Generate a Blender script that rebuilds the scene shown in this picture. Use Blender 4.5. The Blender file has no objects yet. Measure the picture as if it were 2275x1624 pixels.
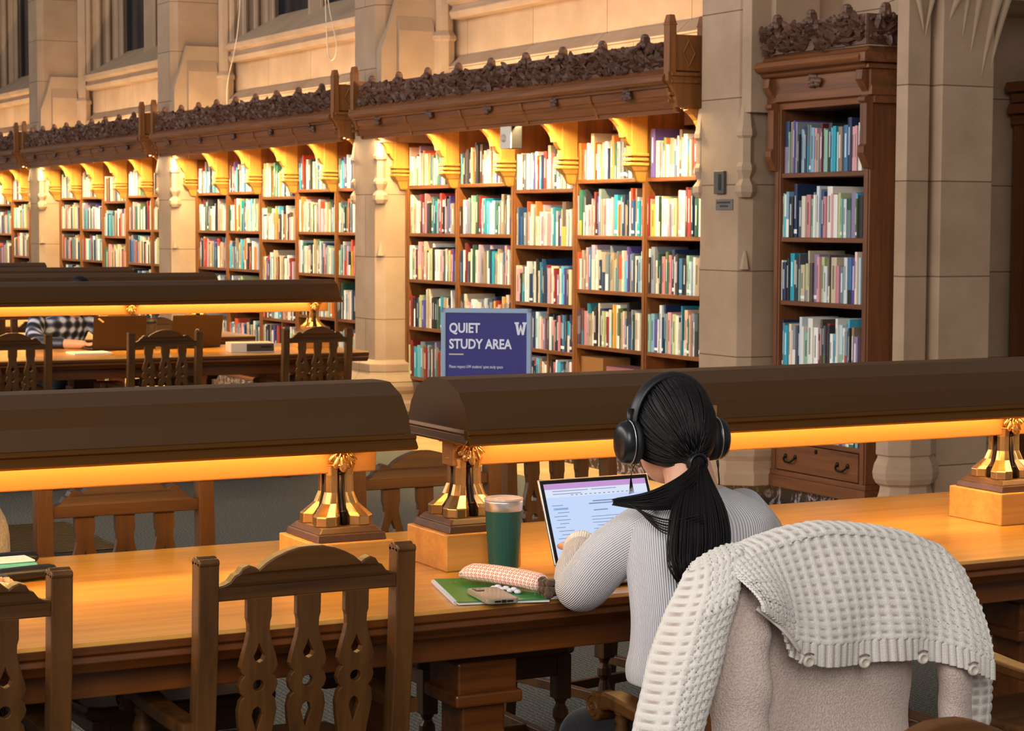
import bpy, bmesh, math, random
from mathutils import Vector, Matrix, noise
R = random.Random(7)
PI = math.pi
sc = bpy.context.scene
COL = sc.collection

# ------------------------------------------------------------------ materials
def lin(h):
    h = h.lstrip('#'); c = [int(h[i:i+2], 16)/255 for i in (0, 2, 4)]
    return tuple(v/12.92 if v <= .04045 else ((v+.055)/1.055)**2.4 for v in c)
def mat(name, col, rough=.5, metal=0., spec=.5, **kw):
    m = bpy.data.materials.new(name); m.use_nodes = True
    b = m.node_tree.nodes['Principled BSDF']
    c = lin(col) if isinstance(col, str) else col
    b.inputs['Base Color'].default_value = (*c, 1); b.inputs['Roughness'].default_value = rough
    b.inputs['Metallic'].default_value = metal; b.inputs['Specular IOR Level'].default_value = spec
    for k, v in kw.items(): b.inputs[k.replace('_', ' ')].default_value = v
    return m
class NT:
    def __init__(s, m): s.m = m; s.t = m.node_tree; s.b = s.t.nodes['Principled BSDF']
    def n(s, typ, **kw):
        n = s.t.nodes.new(typ)
        for k, v in kw.items():
            if k.startswith('i_'): n.inputs[k[2:].replace('_', ' ')].default_value = v
            else: setattr(n, k, v)
        return n
    def l(s, a, b): s.t.links.new(a, b)
    def ramp(s, src, stops):
        r = s.n('ShaderNodeValToRGB'); e = r.color_ramp.elements
        while len(e) < len(stops): e.new(.5)
        for el, (p, c) in zip(e, stops): el.position = p; el.color = (*(lin(c) if isinstance(c, str) else c), 1)
        s.l(src, r.inputs[0]); return r.outputs[0]
    def bump(s, src, strength=.3, dist=.002):
        b = s.n('ShaderNodeBump', i_Strength=strength, i_Distance=dist)
        s.l(src, b.inputs['Height']); s.l(b.outputs[0], s.b.inputs['Normal'])
    def coord(s, which='Object', scale=(1, 1, 1)):
        if which == 'Pos':
            o = s.n('ShaderNodeNewGeometry').outputs['Position']
        else: o = s.n('ShaderNodeTexCoord').outputs[which]
        mp = s.n('ShaderNodeMapping'); mp.inputs['Scale'].default_value = scale
        s.l(o, mp.inputs[0]); return mp.outputs[0]
def wood(name, dark, light, axis='x', rough=.38, gs=1., coat=0., spec=.5):
    m = mat(name, light, rough, spec=spec); t = NT(m)
    sc_ = {'x': (2.2, 38, 38), 'y': (38, 2.2, 38), 'z': (38, 38, 2.2)}[axis]
    co = t.coord('Object', tuple(v*gs for v in sc_))
    n1 = t.n('ShaderNodeTexNoise', i_Scale=1., i_Detail=6., i_Roughness=.62, i_Distortion=.4); t.l(co, n1.inputs['Vector'])
    co2 = t.coord('Object', tuple(v*gs*.16 for v in sc_))
    n2 = t.n('ShaderNodeTexNoise', i_Scale=1., i_Detail=3., i_Distortion=1.2); t.l(co2, n2.inputs['Vector'])
    mx = t.n('ShaderNodeMath', operation='ADD'); t.l(n1.outputs[0], mx.inputs[0]); t.l(n2.outputs[0], mx.inputs[1])
    hf = t.n('ShaderNodeMath', operation='MULTIPLY'); hf.inputs[1].default_value = .5; t.l(mx.outputs[0], hf.inputs[0])
    t.l(t.ramp(hf.outputs[0], [(.32, dark), (.5, tuple((a+b)/2 for a, b in zip(lin(dark), lin(light)))), (.68, light)]), t.b.inputs['Base Color'])
    t.bump(n1.outputs[0], .12, .002)
    if coat: t.b.inputs['Coat Weight'].default_value = coat; t.b.inputs['Coat Roughness'].default_value = .22
    return m
def stone(name, a, b, joint=True, block=1.05):
    m = mat(name, a, .85, spec=.25); t = NT(m)
    co = t.coord('Pos', (1, 1, 1))
    n1 = t.n('ShaderNodeTexNoise', i_Scale=2.2, i_Detail=5., i_Roughness=.6); t.l(co, n1.inputs['Vector'])
    n2 = t.n('ShaderNodeTexNoise', i_Scale=160., i_Detail=2.); t.l(co, n2.inputs['Vector'])
    c = t.ramp(n1.outputs[0], [(.3, b), (.7, a)])
    if joint:
        sp = t.n('ShaderNodeSeparateXYZ'); t.l(co, sp.inputs[0])
        cb = t.n('ShaderNodeCombineXYZ'); t.l(sp.outputs[1], cb.inputs[0]); t.l(sp.outputs[2], cb.inputs[1])
        mp = t.n('ShaderNodeMapping'); mp.inputs['Location'].default_value = (0, -.845, 0); t.l(cb.outputs[0], mp.inputs[0])
        br = t.n('ShaderNodeTexBrick', i_Scale=1., i_Mortar_Size=.0035, i_Mortar_Smooth=.2, i_Bias=0., i_Brick_Width=block, i_Row_Height=.48)
        br.inputs['Color1'].default_value = (1, 1, 1, 1); br.inputs['Color2'].default_value = (.9, .89, .87, 1); br.inputs['Mortar'].default_value = (.35, .31, .27, 1)
        t.l(mp.outputs[0], br.inputs['Vector'])
        mx = t.n('ShaderNodeMix', data_type='RGBA', blend_type='MULTIPLY'); mx.inputs['Factor'].default_value = 1
        t.l(c, mx.inputs[6]); t.l(br.outputs[0], mx.inputs[7]); c = mx.outputs[2]
    t.l(c, t.b.inputs['Base Color']); t.bump(n2.outputs[0], .25, .003)
    return m
def fabric(name, a, b, scale=350., rough=.95, bump=.5):
    m = mat(name, a, rough, spec=.15); t = NT(m)
    co = t.coord('Object')
    n = t.n('ShaderNodeTexNoise', i_Scale=scale, i_Detail=3.); t.l(co, n.inputs['Vector'])
    t.l(t.ramp(n.outputs[0], [(.3, b), (.7, a)]), t.b.inputs['Base Color']); t.bump(n.outputs[0], bump, .004)
    m.node_tree.nodes['Principled BSDF'].inputs['Sheen Weight'].default_value = .25
    return m
def colattr(name, rough=.55, noisy=.0):
    m = mat(name, '#ffffff', rough); t = NT(m)
    a = t.n('ShaderNodeAttribute', attribute_name='Col'); t.l(a.outputs['Color'], t.b.inputs['Base Color'])
    return m
def emis(name, col, s):
    m = mat(name, '#000000', .5); b = m.node_tree.nodes['Principled BSDF']
    b.inputs['Emission Color'].default_value = (*(lin(col) if isinstance(col, str) else col), 1); b.inputs['Emission Strength'].default_value = s
    return m

M = {}
M['chair'] = wood('oak_chair', '#341d0b', '#684119', 'z', .44, spec=.35)
M['chair_x'] = wood('oak_chair_rail', '#341d0b', '#684119', 'x', .44, spec=.35)
M['case'] = wood('oak_case', '#5a3317', '#9a602c', 'z', .42)
M['case_y'] = wood('oak_case_long', '#55301a', '#92582c', 'y', .42)
M['alcove'] = wood('oak_alcove', '#4c2a16', '#86502b', 'z', .42)
M['alcove_y'] = wood('oak_alcove_long', '#4c2a16', '#86502b', 'y', .42)
M['back'] = wood('case_back_shade', '#150b06', '#2a170d', 'y', .6)  # shade of the deep shelves put into the back panel colour
M['bracket'] = wood('oak_bracket_lit', '#a8702a', '#cf9a45', 'z', .42)  # case oak made lighter and yellower: tube glow put into the colour
M['carve'] = wood('carved_walnut', '#43291f', '#74503f', 'y', .5)
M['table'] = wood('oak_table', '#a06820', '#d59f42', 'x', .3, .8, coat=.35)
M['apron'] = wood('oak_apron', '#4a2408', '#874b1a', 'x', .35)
M['plinth'] = wood('oak_plinth', '#ab7028', '#d79c4c', 'x', .4)
M['plinth_dark'] = wood('oak_plinth_dark', '#3f2714', '#5e3d20', 'x', .4)
M['shade'] = mat('bronze_shade', '#4b2d09', .42, .2)
M['lip'] = mat('bronze_lip', '#6b4418', .3, .7)
M['bar'] = mat('gilt_bar', '#a06c34', .45, .1)
M['bronze'] = mat('polished_bronze', '#c79a62', .27, .9)
M['bronze_dark'] = mat('dark_bronze', '#2c2018', .35, .8)
M['tube'] = emis('lamp_tube', (1, .61, .2), 48.)
M['wash'] = emis('wall_wash_tube', (1, .73, .38), 88.)
M['strip'] = emis('case_tube', (1, .77, .38), 520.)
M['stone'] = stone('stone', '#bb9f86', '#a4896f')
M['stone_plain'] = stone('stone_carved', '#b79c83', '#a2886f', joint=False)
M['book'] = colattr('book_cloth', .55)
M['black'] = mat('black_plastic', '#101012', .38)
M['iron'] = mat('dark_iron', '#241d18', .4, .8)
M['steel'] = mat('brushed_steel', '#d4d2d0', .34, .9)
def make_floor():
    m = mat('carpet', '#5d5a56', .95, spec=.1); t = NT(m)
    co = t.coord('Pos'); n = t.n('ShaderNodeTexNoise', i_Scale=130., i_Detail=4., i_Roughness=.7); t.l(co, n.inputs['Vector'])
    v = t.n('ShaderNodeTexWave', i_Scale=16., i_Distortion=3., i_Detail=2.); t.l(co, v.inputs['Vector'])
    ad = t.n('ShaderNodeMath', operation='MULTIPLY_ADD'); ad.inputs[1].default_value = .12; t.l(v.outputs[1], ad.inputs[0]); t.l(n.outputs[0], ad.inputs[2])
    t.l(t.ramp(ad.outputs[0], [(.38, '#37352f'), (.6, '#68665f'), (.78, '#918c80')]), t.b.inputs['Base Color']); t.bump(n.outputs[0], .6, .006)
    return m
M['carpet'] = make_floor()
M['cork'] = stone('cork_border', '#c9a571', '#b08c5b', joint=False)
def marble():
    m = mat('dark_marble', '#26222a', .25); t = NT(m)
    co = t.coord('Pos', (1, 1, 1)); n = t.n('ShaderNodeTexNoise', i_Scale=5., i_Detail=8., i_Roughness=.62, i_Distortion=2.2); t.l(co, n.inputs['Vector'])
    v = t.n('ShaderNodeMath', operation='SUBTRACT'); v.inputs[1].default_value = .5; t.l(n.outputs[0], v.inputs[0])
    a = t.n('ShaderNodeMath', operation='ABSOLUTE'); t.l(v.outputs[0], a.inputs[0])
    t.l(t.ramp(a.outputs[0], [(0., '#b9aeb4'), (.018, '#6c6068'), (.05, '#231f26'), (1., '#17141a')]), t.b.inputs['Base Color'])
    return m
M['marble'] = marble()

# ------------------------------------------------------------------ mesh helpers
class MB:
    def __init__(s): s.v = []; s.f = []; s.mi = []; s.uv = []; s.col = []; s.m = 0; s.c = (1, 1, 1)
    def add(s, vs, fs, uvs=None):
        o = len(s.v); s.v += [tuple(p) for p in vs]
        for i, f in enumerate(fs):
            s.f.append([o+k for k in f]); s.mi.append(s.m); s.uv.append(uvs[i] if uvs else None); s.col.append(s.c)
        return s
    def box(s, x0, x1, y0, y1, z0, z1):
        vs = [(x, y, z) for z in (z0, z1) for y in (y0, y1) for x in (x0, x1)]
        return s.add(vs, [(0, 2, 3, 1), (4, 5, 7, 6), (0, 1, 5, 4), (2, 6, 7, 3), (0, 4, 6, 2), (1, 3, 7, 5)])
    def frust(s, x0, x1, y0, y1, z0, z1, d):            # box that shrinks by d towards z1
        vs = [(x0, y0, z0), (x1, y0, z0), (x1, y1, z0), (x0, y1, z0), (x0+d, y0+d, z1), (x1-d, y0+d, z1), (x1-d, y1-d, z1), (x0+d, y1-d, z1)]
        return s.add(vs, [(0, 3, 2, 1), (4, 5, 6, 7), (0, 1, 5, 4), (1, 2, 6, 5), (2, 3, 7, 6), (3, 0, 4, 7)])
    def prism(s, poly, a, b, axis='y', cap=True):        # convex-ish polygon in the two other axes, extruded a..b
        def P(p, t):
            return {'x': (t, p[0], p[1]), 'y': (p[0], t, p[1]), 'z': (p[0], p[1], t)}[axis]
        n = len(poly); vs = [P(p, a) for p in poly]+[P(p, b) for p in poly]
        fs = [(i, (i+1) % n, n+(i+1) % n, n+i) for i in range(n)]
        if cap: fs += [tuple(range(n))[::-1], tuple(range(n, 2*n))]
        return s.add(vs, fs)
    def rings(s, rings, cap=True, closed=True, uvscale=None):
        n = len(rings[0]); vs = [p for r in rings for p in r]; fs = []; uvs = []
        for j in range(len(rings)-1):
            for i in range(n if closed else n-1):
                k = (i+1) % n
                fs.append((j*n+i, j*n+k, (j+1)*n+k, (j+1)*n+i))
                a, b, c, d = i/n, (i+1)/n, j/(len(rings)-1), (j+1)/(len(rings)-1)
                uvs.append([(a, c), (b, c), (b, d), (a, d)])
        if cap and closed:
            fs.append(tuple(range(n))[::-1]); uvs.append([(0, 0)]*n)
            fs.append(tuple((len(rings)-1)*n+i for i in range(n))); uvs.append([(0, 1)]*n)
        return s.add(vs, fs, uvs)
    def lathe(s, prof, c=(0, 0, 0), n=16, cap=True, ax='z'):
        rs = []
        for r, z in prof:
            ring = []
            for i in range(n):
                a = 2*PI*i/n; p = (r*math.cos(a), r*math.sin(a), z)
                if ax == 'x': p = (p[2], p[0], p[1])
                if ax == 'y': p = (p[0], p[2], p[1])
                ring.append((c[0]+p[0], c[1]+p[1], c[2]+p[2]))
            rs.append(ring)
        return s.rings(rs, cap)
    def tube(s, pts, rad, n=8, cap=True, flat=None, up=(0, 0, 1)):
        pts = [Vector(p) for p in pts]; rs = []; u = Vector(up)
        if not isinstance(rad, (list, tuple)): rad = [rad]*len(pts)
        prev = None
        for i, p in enumerate(pts):
            t = (pts[min(i+1, len(pts)-1)]-pts[max(i-1, 0)]).normalized()
            if prev is None:
                a = t.cross(u)
                if a.length < 1e-4: a = t.cross(Vector((1, 0, 0)))
            else: a = prev-t*prev.dot(t)
            a.normalize(); prev = a; b = t.cross(a)
            r = rad[i]; ra, rb = r if isinstance(r, tuple) else (r, r*(flat or 1))
            rs.append([tuple(p+a*ra*math.cos(2*PI*k/n)+b*rb*math.sin(2*PI*k/n)) for k in range(n)])
        return s.rings(rs, cap)
    def ell(s, c, r, n=12, m=8, rot=None):
        rs = []
        for j in range(m+1):
            a = PI*j/m; q = max(math.sin(a), .02); ring = []
            for i in range(n):
                p = Vector((r[0]*q*math.cos(2*PI*i/n), r[1]*q*math.sin(2*PI*i/n), -r[2]*math.cos(a)))
                if rot: p = rot @ p
                ring.append(tuple(p+Vector(c)))
            rs.append(ring)
        return s.rings(rs)
    def grid(s, fn, nu, nv, flip=False):
        vs = [fn(i/nu, j/nv) for j in range(nv+1) for i in range(nu+1)]; fs = []; uvs = []
        for j in range(nv):
            for i in range(nu):
                a = j*(nu+1)+i; f = (a, a+1, a+nu+2, a+nu+1); q = [(i/nu, j/nv), ((i+1)/nu, j/nv), ((i+1)/nu, (j+1)/nv), (i/nu, (j+1)/nv)]
                fs.append(f[::-1] if flip else f); uvs.append(q[::-1] if flip else q)
        return s.add(vs, fs, uvs)
    def mesh(s, name, mats, smooth=False):
        me = bpy.data.meshes.new(name); me.from_pydata(s.v, [], s.f)
        for m in (mats if isinstance(mats, (list, tuple)) else [mats]): me.materials.append(m)
        me.polygons.foreach_set('material_index', s.mi)
        if any(u is not None for u in s.uv):
            l = me.uv_layers.new(name='UVMap'); flat = []
            for f, u in zip(s.f, s.uv):
                for q in (u or [(0, 0)]*len(f)): flat += [q[0], q[1]]
            l.data.foreach_set('uv', flat)
        if any(c != (1, 1, 1) for c in s.col):
            ca = me.color_attributes.new('Col', 'FLOAT_COLOR', 'CORNER'); flat = []
            for f, c in zip(s.f, s.col): flat += [*c, 1.]*len(f)
            ca.data.foreach_set('color', flat)
        if smooth: me.polygons.foreach_set('use_smooth', [True]*len(me.polygons))
        me.update(); return me
    def build(s, name, mats, parent=None, bevel=0., smooth=False, sub=0, seg=2, fixn=True):
        me = s.mesh(name, mats, smooth)
        if fixn:
            bm = bmesh.new(); bm.from_mesh(me); bmesh.ops.recalc_face_normals(bm, faces=bm.faces); bm.to_mesh(me); bm.free()
        return put(name, me, parent, bevel, sub, seg)
def put(name, me, parent=None, bevel=0., sub=0, seg=2):
    o = bpy.data.objects.new(name, me); COL.objects.link(o)
    if parent: o.parent = parent
    if bevel:
        b = o.modifiers.new('bevel', 'BEVEL'); b.width = bevel; b.segments = seg; b.limit_method = 'ANGLE'; b.angle_limit = .6
    if sub:
        b = o.modifiers.new('sub', 'SUBSURF'); b.levels = sub; b.render_levels = sub
    return o
def thing(name, label, cat, loc=(0, 0, 0), rz=0, group=None):
    o = bpy.data.objects.new(name, None); COL.objects.link(o); o.location = loc; o.rotation_euler = (0, 0, rz); o.empty_display_size = .1
    return tag(o, label, cat, group)
def tag(o, label, cat, group=None, kind=None):
    o['label'] = label; o['category'] = cat
    if group: o['group'] = group
    if kind: o['kind'] = kind
    return o
def struct(o, label=None):
    o['kind'] = 'structure'
    if label: o['label'] = label
    return o
def dup(root, loc, rz=0, label=None, group=None, sx=None):
    def cp(o, par):
        c = o.copy(); COL.objects.link(c); c.parent = par
        for ch in o.children: cp(ch, c)
        return c
    r = cp(root, None); r.location = loc; r.rotation_euler = (0, 0, rz)
    if label: r['label'] = label
    if group: r['group'] = group
    return r
def smoothpts(pts, k=6):
    P = [Vector(p) for p in pts]; out = []
    for i in range(len(P)-1):
        a, b, c, d = P[max(i-1, 0)], P[i], P[i+1], P[min(i+2, len(P)-1)]
        for j in range(k):
            t = j/k; out.append(.5*((2*b)+(c-a)*t+(2*a-5*b+4*c-d)*t*t+(3*b-a-3*c+d)*t**3))
    out.append(P[-1]); return out
def lin1(xs, ys, x):
    for i in range(len(xs)-1):
        if x <= xs[i+1] or i == len(xs)-2:
            t = (x-xs[i])/(xs[i+1]-xs[i]); return ys[i]+(ys[i+1]-ys[i])*t
def lerp1(xs, ys, x):
    if x <= xs[0]: return ys[0]
    for i in range(len(xs)-1):
        if x <= xs[i+1]:
            t = (x-xs[i])/(xs[i+1]-xs[i]); t = t*t*(3-2*t); return ys[i]+(ys[i+1]-ys[i])*t
    return ys[-1]
def shape(outlines, thick, frame, bevel=0.):
    """filled 2D outlines (the later ones cut holes), extruded; frame maps (u, v, w) to a point"""
    cu = bpy.data.curves.new('tmp', 'CURVE'); cu.dimensions = '2D'; cu.fill_mode = 'BOTH'; cu.extrude = thick/2-bevel; cu.bevel_depth = bevel; cu.bevel_resolution = 1
    if bevel: cu.offset = -bevel
    for ol in outlines:
        sp = cu.splines.new('POLY'); sp.points.add(len(ol)-1); sp.use_cyclic_u = True
        for p, q in zip(sp.points, ol): p.co = (q[0], q[1], 0, 1)
    o = bpy.data.objects.new('tmp', cu); me = bpy.data.meshes.new_from_object(o)
    vs = [frame(v.co.x, v.co.y, v.co.z) for v in me.vertices]; fs = [tuple(p.vertices) for p in me.polygons]
    bpy.data.objects.remove(o); bpy.data.curves.remove(cu); bpy.data.meshes.remove(me)
    return vs, fs
def text(body, size, frame, thick=.001, space=1., align='LEFT', bold=0.):
    cu = bpy.data.curves.new('tmp', 'FONT'); cu.body = body; cu.size = size; cu.extrude = thick/2; cu.space_character = space; cu.align_x = align; cu.offset = bold; cu.resolution_u = 3
    o = bpy.data.objects.new('tmp', cu); me = bpy.data.meshes.new_from_object(o)
    vs = [frame(v.co.x, v.co.y, v.co.z) for v in me.vertices]; fs = [tuple(p.vertices) for p in me.polygons]
    bpy.data.objects.remove(o); bpy.data.curves.remove(cu); bpy.data.meshes.remove(me)
    return vs, fs
def circ(cx, cy, r, n=14, ry=None): return [(cx+r*math.cos(2*PI*i/n), cy+(ry or r)*math.sin(2*PI*i/n)) for i in range(n)]
ORD = 'first second third fourth fifth sixth seventh eighth ninth tenth eleventh twelfth thirteenth fourteenth fifteenth sixteenth seventeenth eighteenth nineteenth twentieth'.split()
ORD += ['twenty-'+o for o in ORD[:9]]+['thirtieth']+['thirty-'+o for o in ORD[:9]]

# ------------------------------------------------------------------ camera
cam = bpy.data.cameras.new('camera'); co = bpy.data.objects.new('camera', cam); COL.objects.link(co); sc.camera = co
cam.sensor_width = 36; cam.lens = 72.425; cam.clip_start = .05; cam.clip_end = 200
co.matrix_world = Matrix(((.884701, .028465, -.465289, 0), (-.466142, .062281, -.882515, 0), (.003858, .997653, .068370, 1.58), (0, 0, 0, 1)))
cam.dof.use_dof = True; cam.dof.focus_distance = 4.5; cam.dof.aperture_fstop = 20

# ------------------------------------------------------------------ room shell
XW = 6.70                 # front plane of the long bookcases
PY = [9.76, 14.71, 19.6, 24.5, 29.4]       # pillar centres
BAY = [10.08+4.9*i for i in range(4)]      # near end of each bay (five columns of .875)
CW = .875
struct(MB().box(-6, 8.5, -2, 34, -.1, 0).build('floor', M['carpet']), 'grey patterned carpet floor')
struct(MB().box(6.07, 6.72, 4, 34, 0, .004).build('trim_1', M['cork']), 'tan border strip of floor along the bookcases')
struct(MB().box(6.66, 7.3, 8.05, 34, .004, .135).build('baseboard_right', M['marble'], bevel=.006), 'dark veined marble base under the pillars and bookcases')
# wall behind the bookcases, up to the window sills, then the window plane
w = MB().box(7.08, 7.5, 8.92, 34, 0, 3.25)
struct(w.build('wall_right', M['stone']), 'warm lit sandstone wall above the bookcases')
def pillar(yc, nm, lab):
    m = MB()
    def prof(e, x0=6.46):           # outline grown by e
        return [(7.1, yc-.235-e), (6.53-e*.4, yc-.235-e), (x0-e, yc-.19-e*.4), (x0-e, yc+.19+e*.4), (6.53-e*.4, yc+.235+e), (7.1, yc+.235+e)]
    def ring(e, z): return [(p[0], p[1], z) for p in prof(e)]
    st = [(.10, .135), (.10, .2), (.085, .22), (.085, .27), (.10, .30), (.105, .33), (.095, .37), (.06, .42), (.05, .44), (.055, .445), (.055, .50), (.05, .505), (.0, .53)]
    m.rings([ring(e, z) for e, z in st]+[ring(0, 2.3), ring(-.0, 5.4)])
    # upper gabled offset and attached shaft beside it
    o = m.build(nm, M['stone'], bevel=.004); struct(o, lab)
    return o
for i, yc in enumerate(PY):
    pillar(yc, f'trim_{2+i}', ['stone pillar with plaques between the long bookcase and the narrow bookcase', 'stone pillar between the first and second bookcase bays', 'stone pillar between the second and third bookcase bays', 'stone pillar between the third and fourth bookcase bays', 'farthest stone pillar'][i])
    # hanging carved shafts on the two chamfers
    for s in (-1, 1):
        m = MB(); cx, cy = 6.495, yc+s*.215
        def hexr(r, z): return [(cx+r*math.cos(a), cy+r*math.sin(a), z) for a in [PI/6+PI/3*k for k in range(6)]]
        pr = [(.012, 2.25), (.030, 2.24), (.048, 2.12), (.055, 2.10), (.055, 2.075), (.042, 2.06), (.042, 1.93), (.055, 1.905), (.055, 1.885), (.035, 1.84), (.038, 1.83), (.06, 1.80), (.062, 1.765), (.045, 1.735), (.02, 1.73)]
        m.rings([hexr(r, z) for r, z in pr])
        struct(m.build(f'trim_{10+i*2+(s > 0)}', M['stone_plain']), 'small carved stone shaft hanging on the pillar corner')
        m = MB(); pr = [(.004, 1.44), (.018, 1.40), (.03, 1.34), (.03, 1.335)]
        m.rings([hexr(r, z) for r, z in pr]); struct(m.build(f'trim_{30+i*2+(s > 0)}', M['stone_plain']), 'small carved stone point on the pillar corner')
# upper wall: sills, reveals, mullions, attached shafts
def upper(i):
    y0, y1 = PY[i]+.45, PY[i+1]-.45
    m = MB()
    m.prism([(7.1, 3.14), (6.98, 3.14), (6.96, 3.19), (6.99, 3.22), (6.99, 3.24), (6.94, 3.26), (6.93, 3.31), (6.97, 3.33), (7.45, 3.62), (7.5, 3.62), (7.5, 3.14)], y0, y1, 'y')
    struct(m.build(f'trim_{50+i}', M['stone_plain'], bevel=.006), 'moulded stone window sill with a sloping top')
    m = MB().box(7.42, 7.6, y0, y1, 3.5, 5.4); mm = mat(f'glass_{i}', '#20242c', .15)
    g = m.build(f'window_{i+1}', mm); struct(g, 'dark leaded window above the bookcase')
    m = MB()
    for k in range(4):
        yy = y0+.05+(y1-y0-.1)*k/3
        a = .06 if k in (1, 2) else .12
        m.prism([(7.5, yy-a), (7.34, yy-a), (7.26, yy-a*.35), (7.26, yy+a*.35), (7.34, yy+a), (7.5, yy+a)], 3.45, 5.4, 'z')
        for s in (-1, 1): m.lathe([(.022, 3.4), (.022, 5.4)], (7.36, yy+s*a*1.25, 0), 8)
    m.build('window_frame', M['stone_plain'], g)
    # splayed jamb mouldings
    m = MB()
    for y, s in ((y0, -1), (y1, 1)):
        for r, x, d in ((.035, 7.02, .02), (.03, 7.12, -.05), (.03, 7.22, -.1), (.025, 7.32, -.14)):
            m.lathe([(r, 3.3), (r, 5.4)], (x, y+s*d, 0), 8)
        m.prism([(7.0, y+s*.03), (7.5, y-s*.16), (7.5, y+s*.45), (7.0, y+s*.45)], 3.25, 5.4, 'z')
    struct(m.build(f'trim_{60+i}', M['stone_plain']), 'splayed stone window jamb with slim shafts')
    m = MB()
    for y in (y0-.12, y1+.12):
        m.lathe([(.085, 2.2), (.085, 2.98), (.10, 2.99), (.10, 3.02), (.07, 3.06), (.07, 5.4)], (6.98, y, 0), 8)
    struct(m.build(f'trim_{70+i}', M['stone_plain'], bevel=.004), 'slim engaged stone shafts beside the pillars')
    # low plinth course that runs above the canopy
    m = MB(); m.prism([(7.1, 2.2), (6.97, 2.2), (6.97, 2.78), (7.06, 2.86), (7.1, 2.86)], y0-.02, y1+.02, 'y')
    struct(m.build(f'trim_{80+i}', M['stone']), 'plain sandstone course above the bookcase canopy')
for i in range(4): upper(i)
for i, yc in enumerate(PY[:4]):        # gabled offsets on the pillar fronts, above the canopies
    m = MB(); m.prism([(6.47, 2.9), (6.55, 3.12), (6.6, 3.3), (7.1, 3.3), (7.1, 2.2), (6.47, 2.2)], yc-.29, yc-.2, 'y')
    m.prism([(yc-.33, 2.2), (yc-.33, 3.05), (yc-.27, 3.22), (yc-.21, 3.22), (yc-.15, 3.05), (yc-.15, 2.2)], 6.6, 6.9, 'x')
    struct(m.build(f'trim_{90+i}', M['stone_plain'], bevel=.004), 'gabled stone offset on the upper pillar')

# right pier, arch mouldings and recess
m = MB()
m.rings([[(6.95, 8.92, z), (6.72, 8.40, z), (6.58, 8.34, z), (6.58, 8.25, z), (6.72, 8.25, z), (6.735, 8.30, z), (6.755, 8.30, z), (6.748, 8.24, z), (6.75, 8.19, z), (7.08, 8.19, z), (7.10, 8.30, z), (7.12, 8.9, z)] for z in (0, 5.4)])
struct(m.build('wall_pier', M['stone'], bevel=.004), 'wide stone pier with arch mouldings at the right')
m = MB()
for x0, z0, x1, z1, r, bend, y in ((6.665, 2.54, 6.628, 2.72, .026, 1.3, 8.24), (6.672, 2.52, 6.715, 2.72, .024, 1.2, 8.235), (6.78, 2.58, 6.84, 2.72, .034, 1.2, 8.195), (6.872, 2.52, 6.90, 2.72, .022, 1., 8.19), (6.925, 2.44, 6.975, 2.72, .03, 1., 8.19), (7.0, 2.33, 7.09, 2.72, .042, 1.25, 8.19), (7.05, 2.30, 7.155, 2.72, .036, 1.35, 8.195)):
    n = 26; sl = (x1-x0)/(z1-z0)
    pts = [(x0+(x1-x0)*(t**bend), y, z0+t*(z1-z0)) for t in [k/(n*.14)*.55 for k in range(n)]]
    m.tube(pts, [r*min(1, (.03+k*.1)) for k in range(n)], 10)
struct(m.build('trim_95', M['stone_plain'], smooth=True), 'stone arch ribs dying into the pier')
m = MB()
def oct_(r, z, c=(6.60, 8.24)): return [(c[0]+r*.98*math.cos(PI/8+PI/4*k), c[1]+r*.72*math.sin(PI/8+PI/4*k), z) for k in range(8)]
m.rings([oct_(r, z) for r, z in ((.17, 0), (.17, .17), (.165, .20), (.15, .24), (.145, .27), (.17, .285), (.185, .31), (.19, .34), (.182, .38), (.165, .41), (.16, .425), (.172, .43), (.172, .56), (.14, .60), (.06, .64))])
struct(m.build('trim_96', M['stone_plain'], bevel=.004), 'bulbous octagonal stone base of the pier')
rc = MB().box(7.1, 8.8, 8.95, 9.2, 0, 5.4); rc.box(8.5, 8.8, 8.3, 8.95, 0, 5.4); rc.box(7.12, 8.5, 8.25, 8.95, 2.74, 5.4)
struct(rc.build('wall_recess', M['stone']), 'shaded stone wall of the arched recess')

# ------------------------------------------------------------------ bookcases with canopies
def leafset(m, rnd, length, h, n, depth=.03):
    for k in range(n):
        y = rnd.uniform(.03, length-.03); z = rnd.uniform(.015, h-.045); a = rnd.uniform(0, 2*PI); L = rnd.uniform(.022, .042); wd = L*rnd.uniform(.35, .6)
        x = -rnd.uniform(.004, depth); tl = rnd.uniform(-.5, .5)
        d = Vector((rnd.uniform(-.5, .2), math.cos(a), math.sin(a))).normalized(); sd = Vector((tl, -math.sin(a), math.cos(a))).normalized()
        c = Vector((x, y, z)); vs = []
        for t, wq, hx in ((-1, .15, 0), (-.45, .85, -.006), (.25, 1, -.012), (.75, .6, -.006), (1.1, .08, .006)):
            b = c+d*L*t; vs += [b+sd*wd*wq+Vector((.01, 0, 0)), b+Vector((hx-.006, 0, 0)), b-sd*wd*wq+Vector((.01, 0, 0))]
        fs = []
        for j in range(4):
            for q in (0, 1): fs.append((j*3+q, j*3+q+1, j*3+q+4, j*3+q+3))
        m.add(vs, fs)
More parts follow.
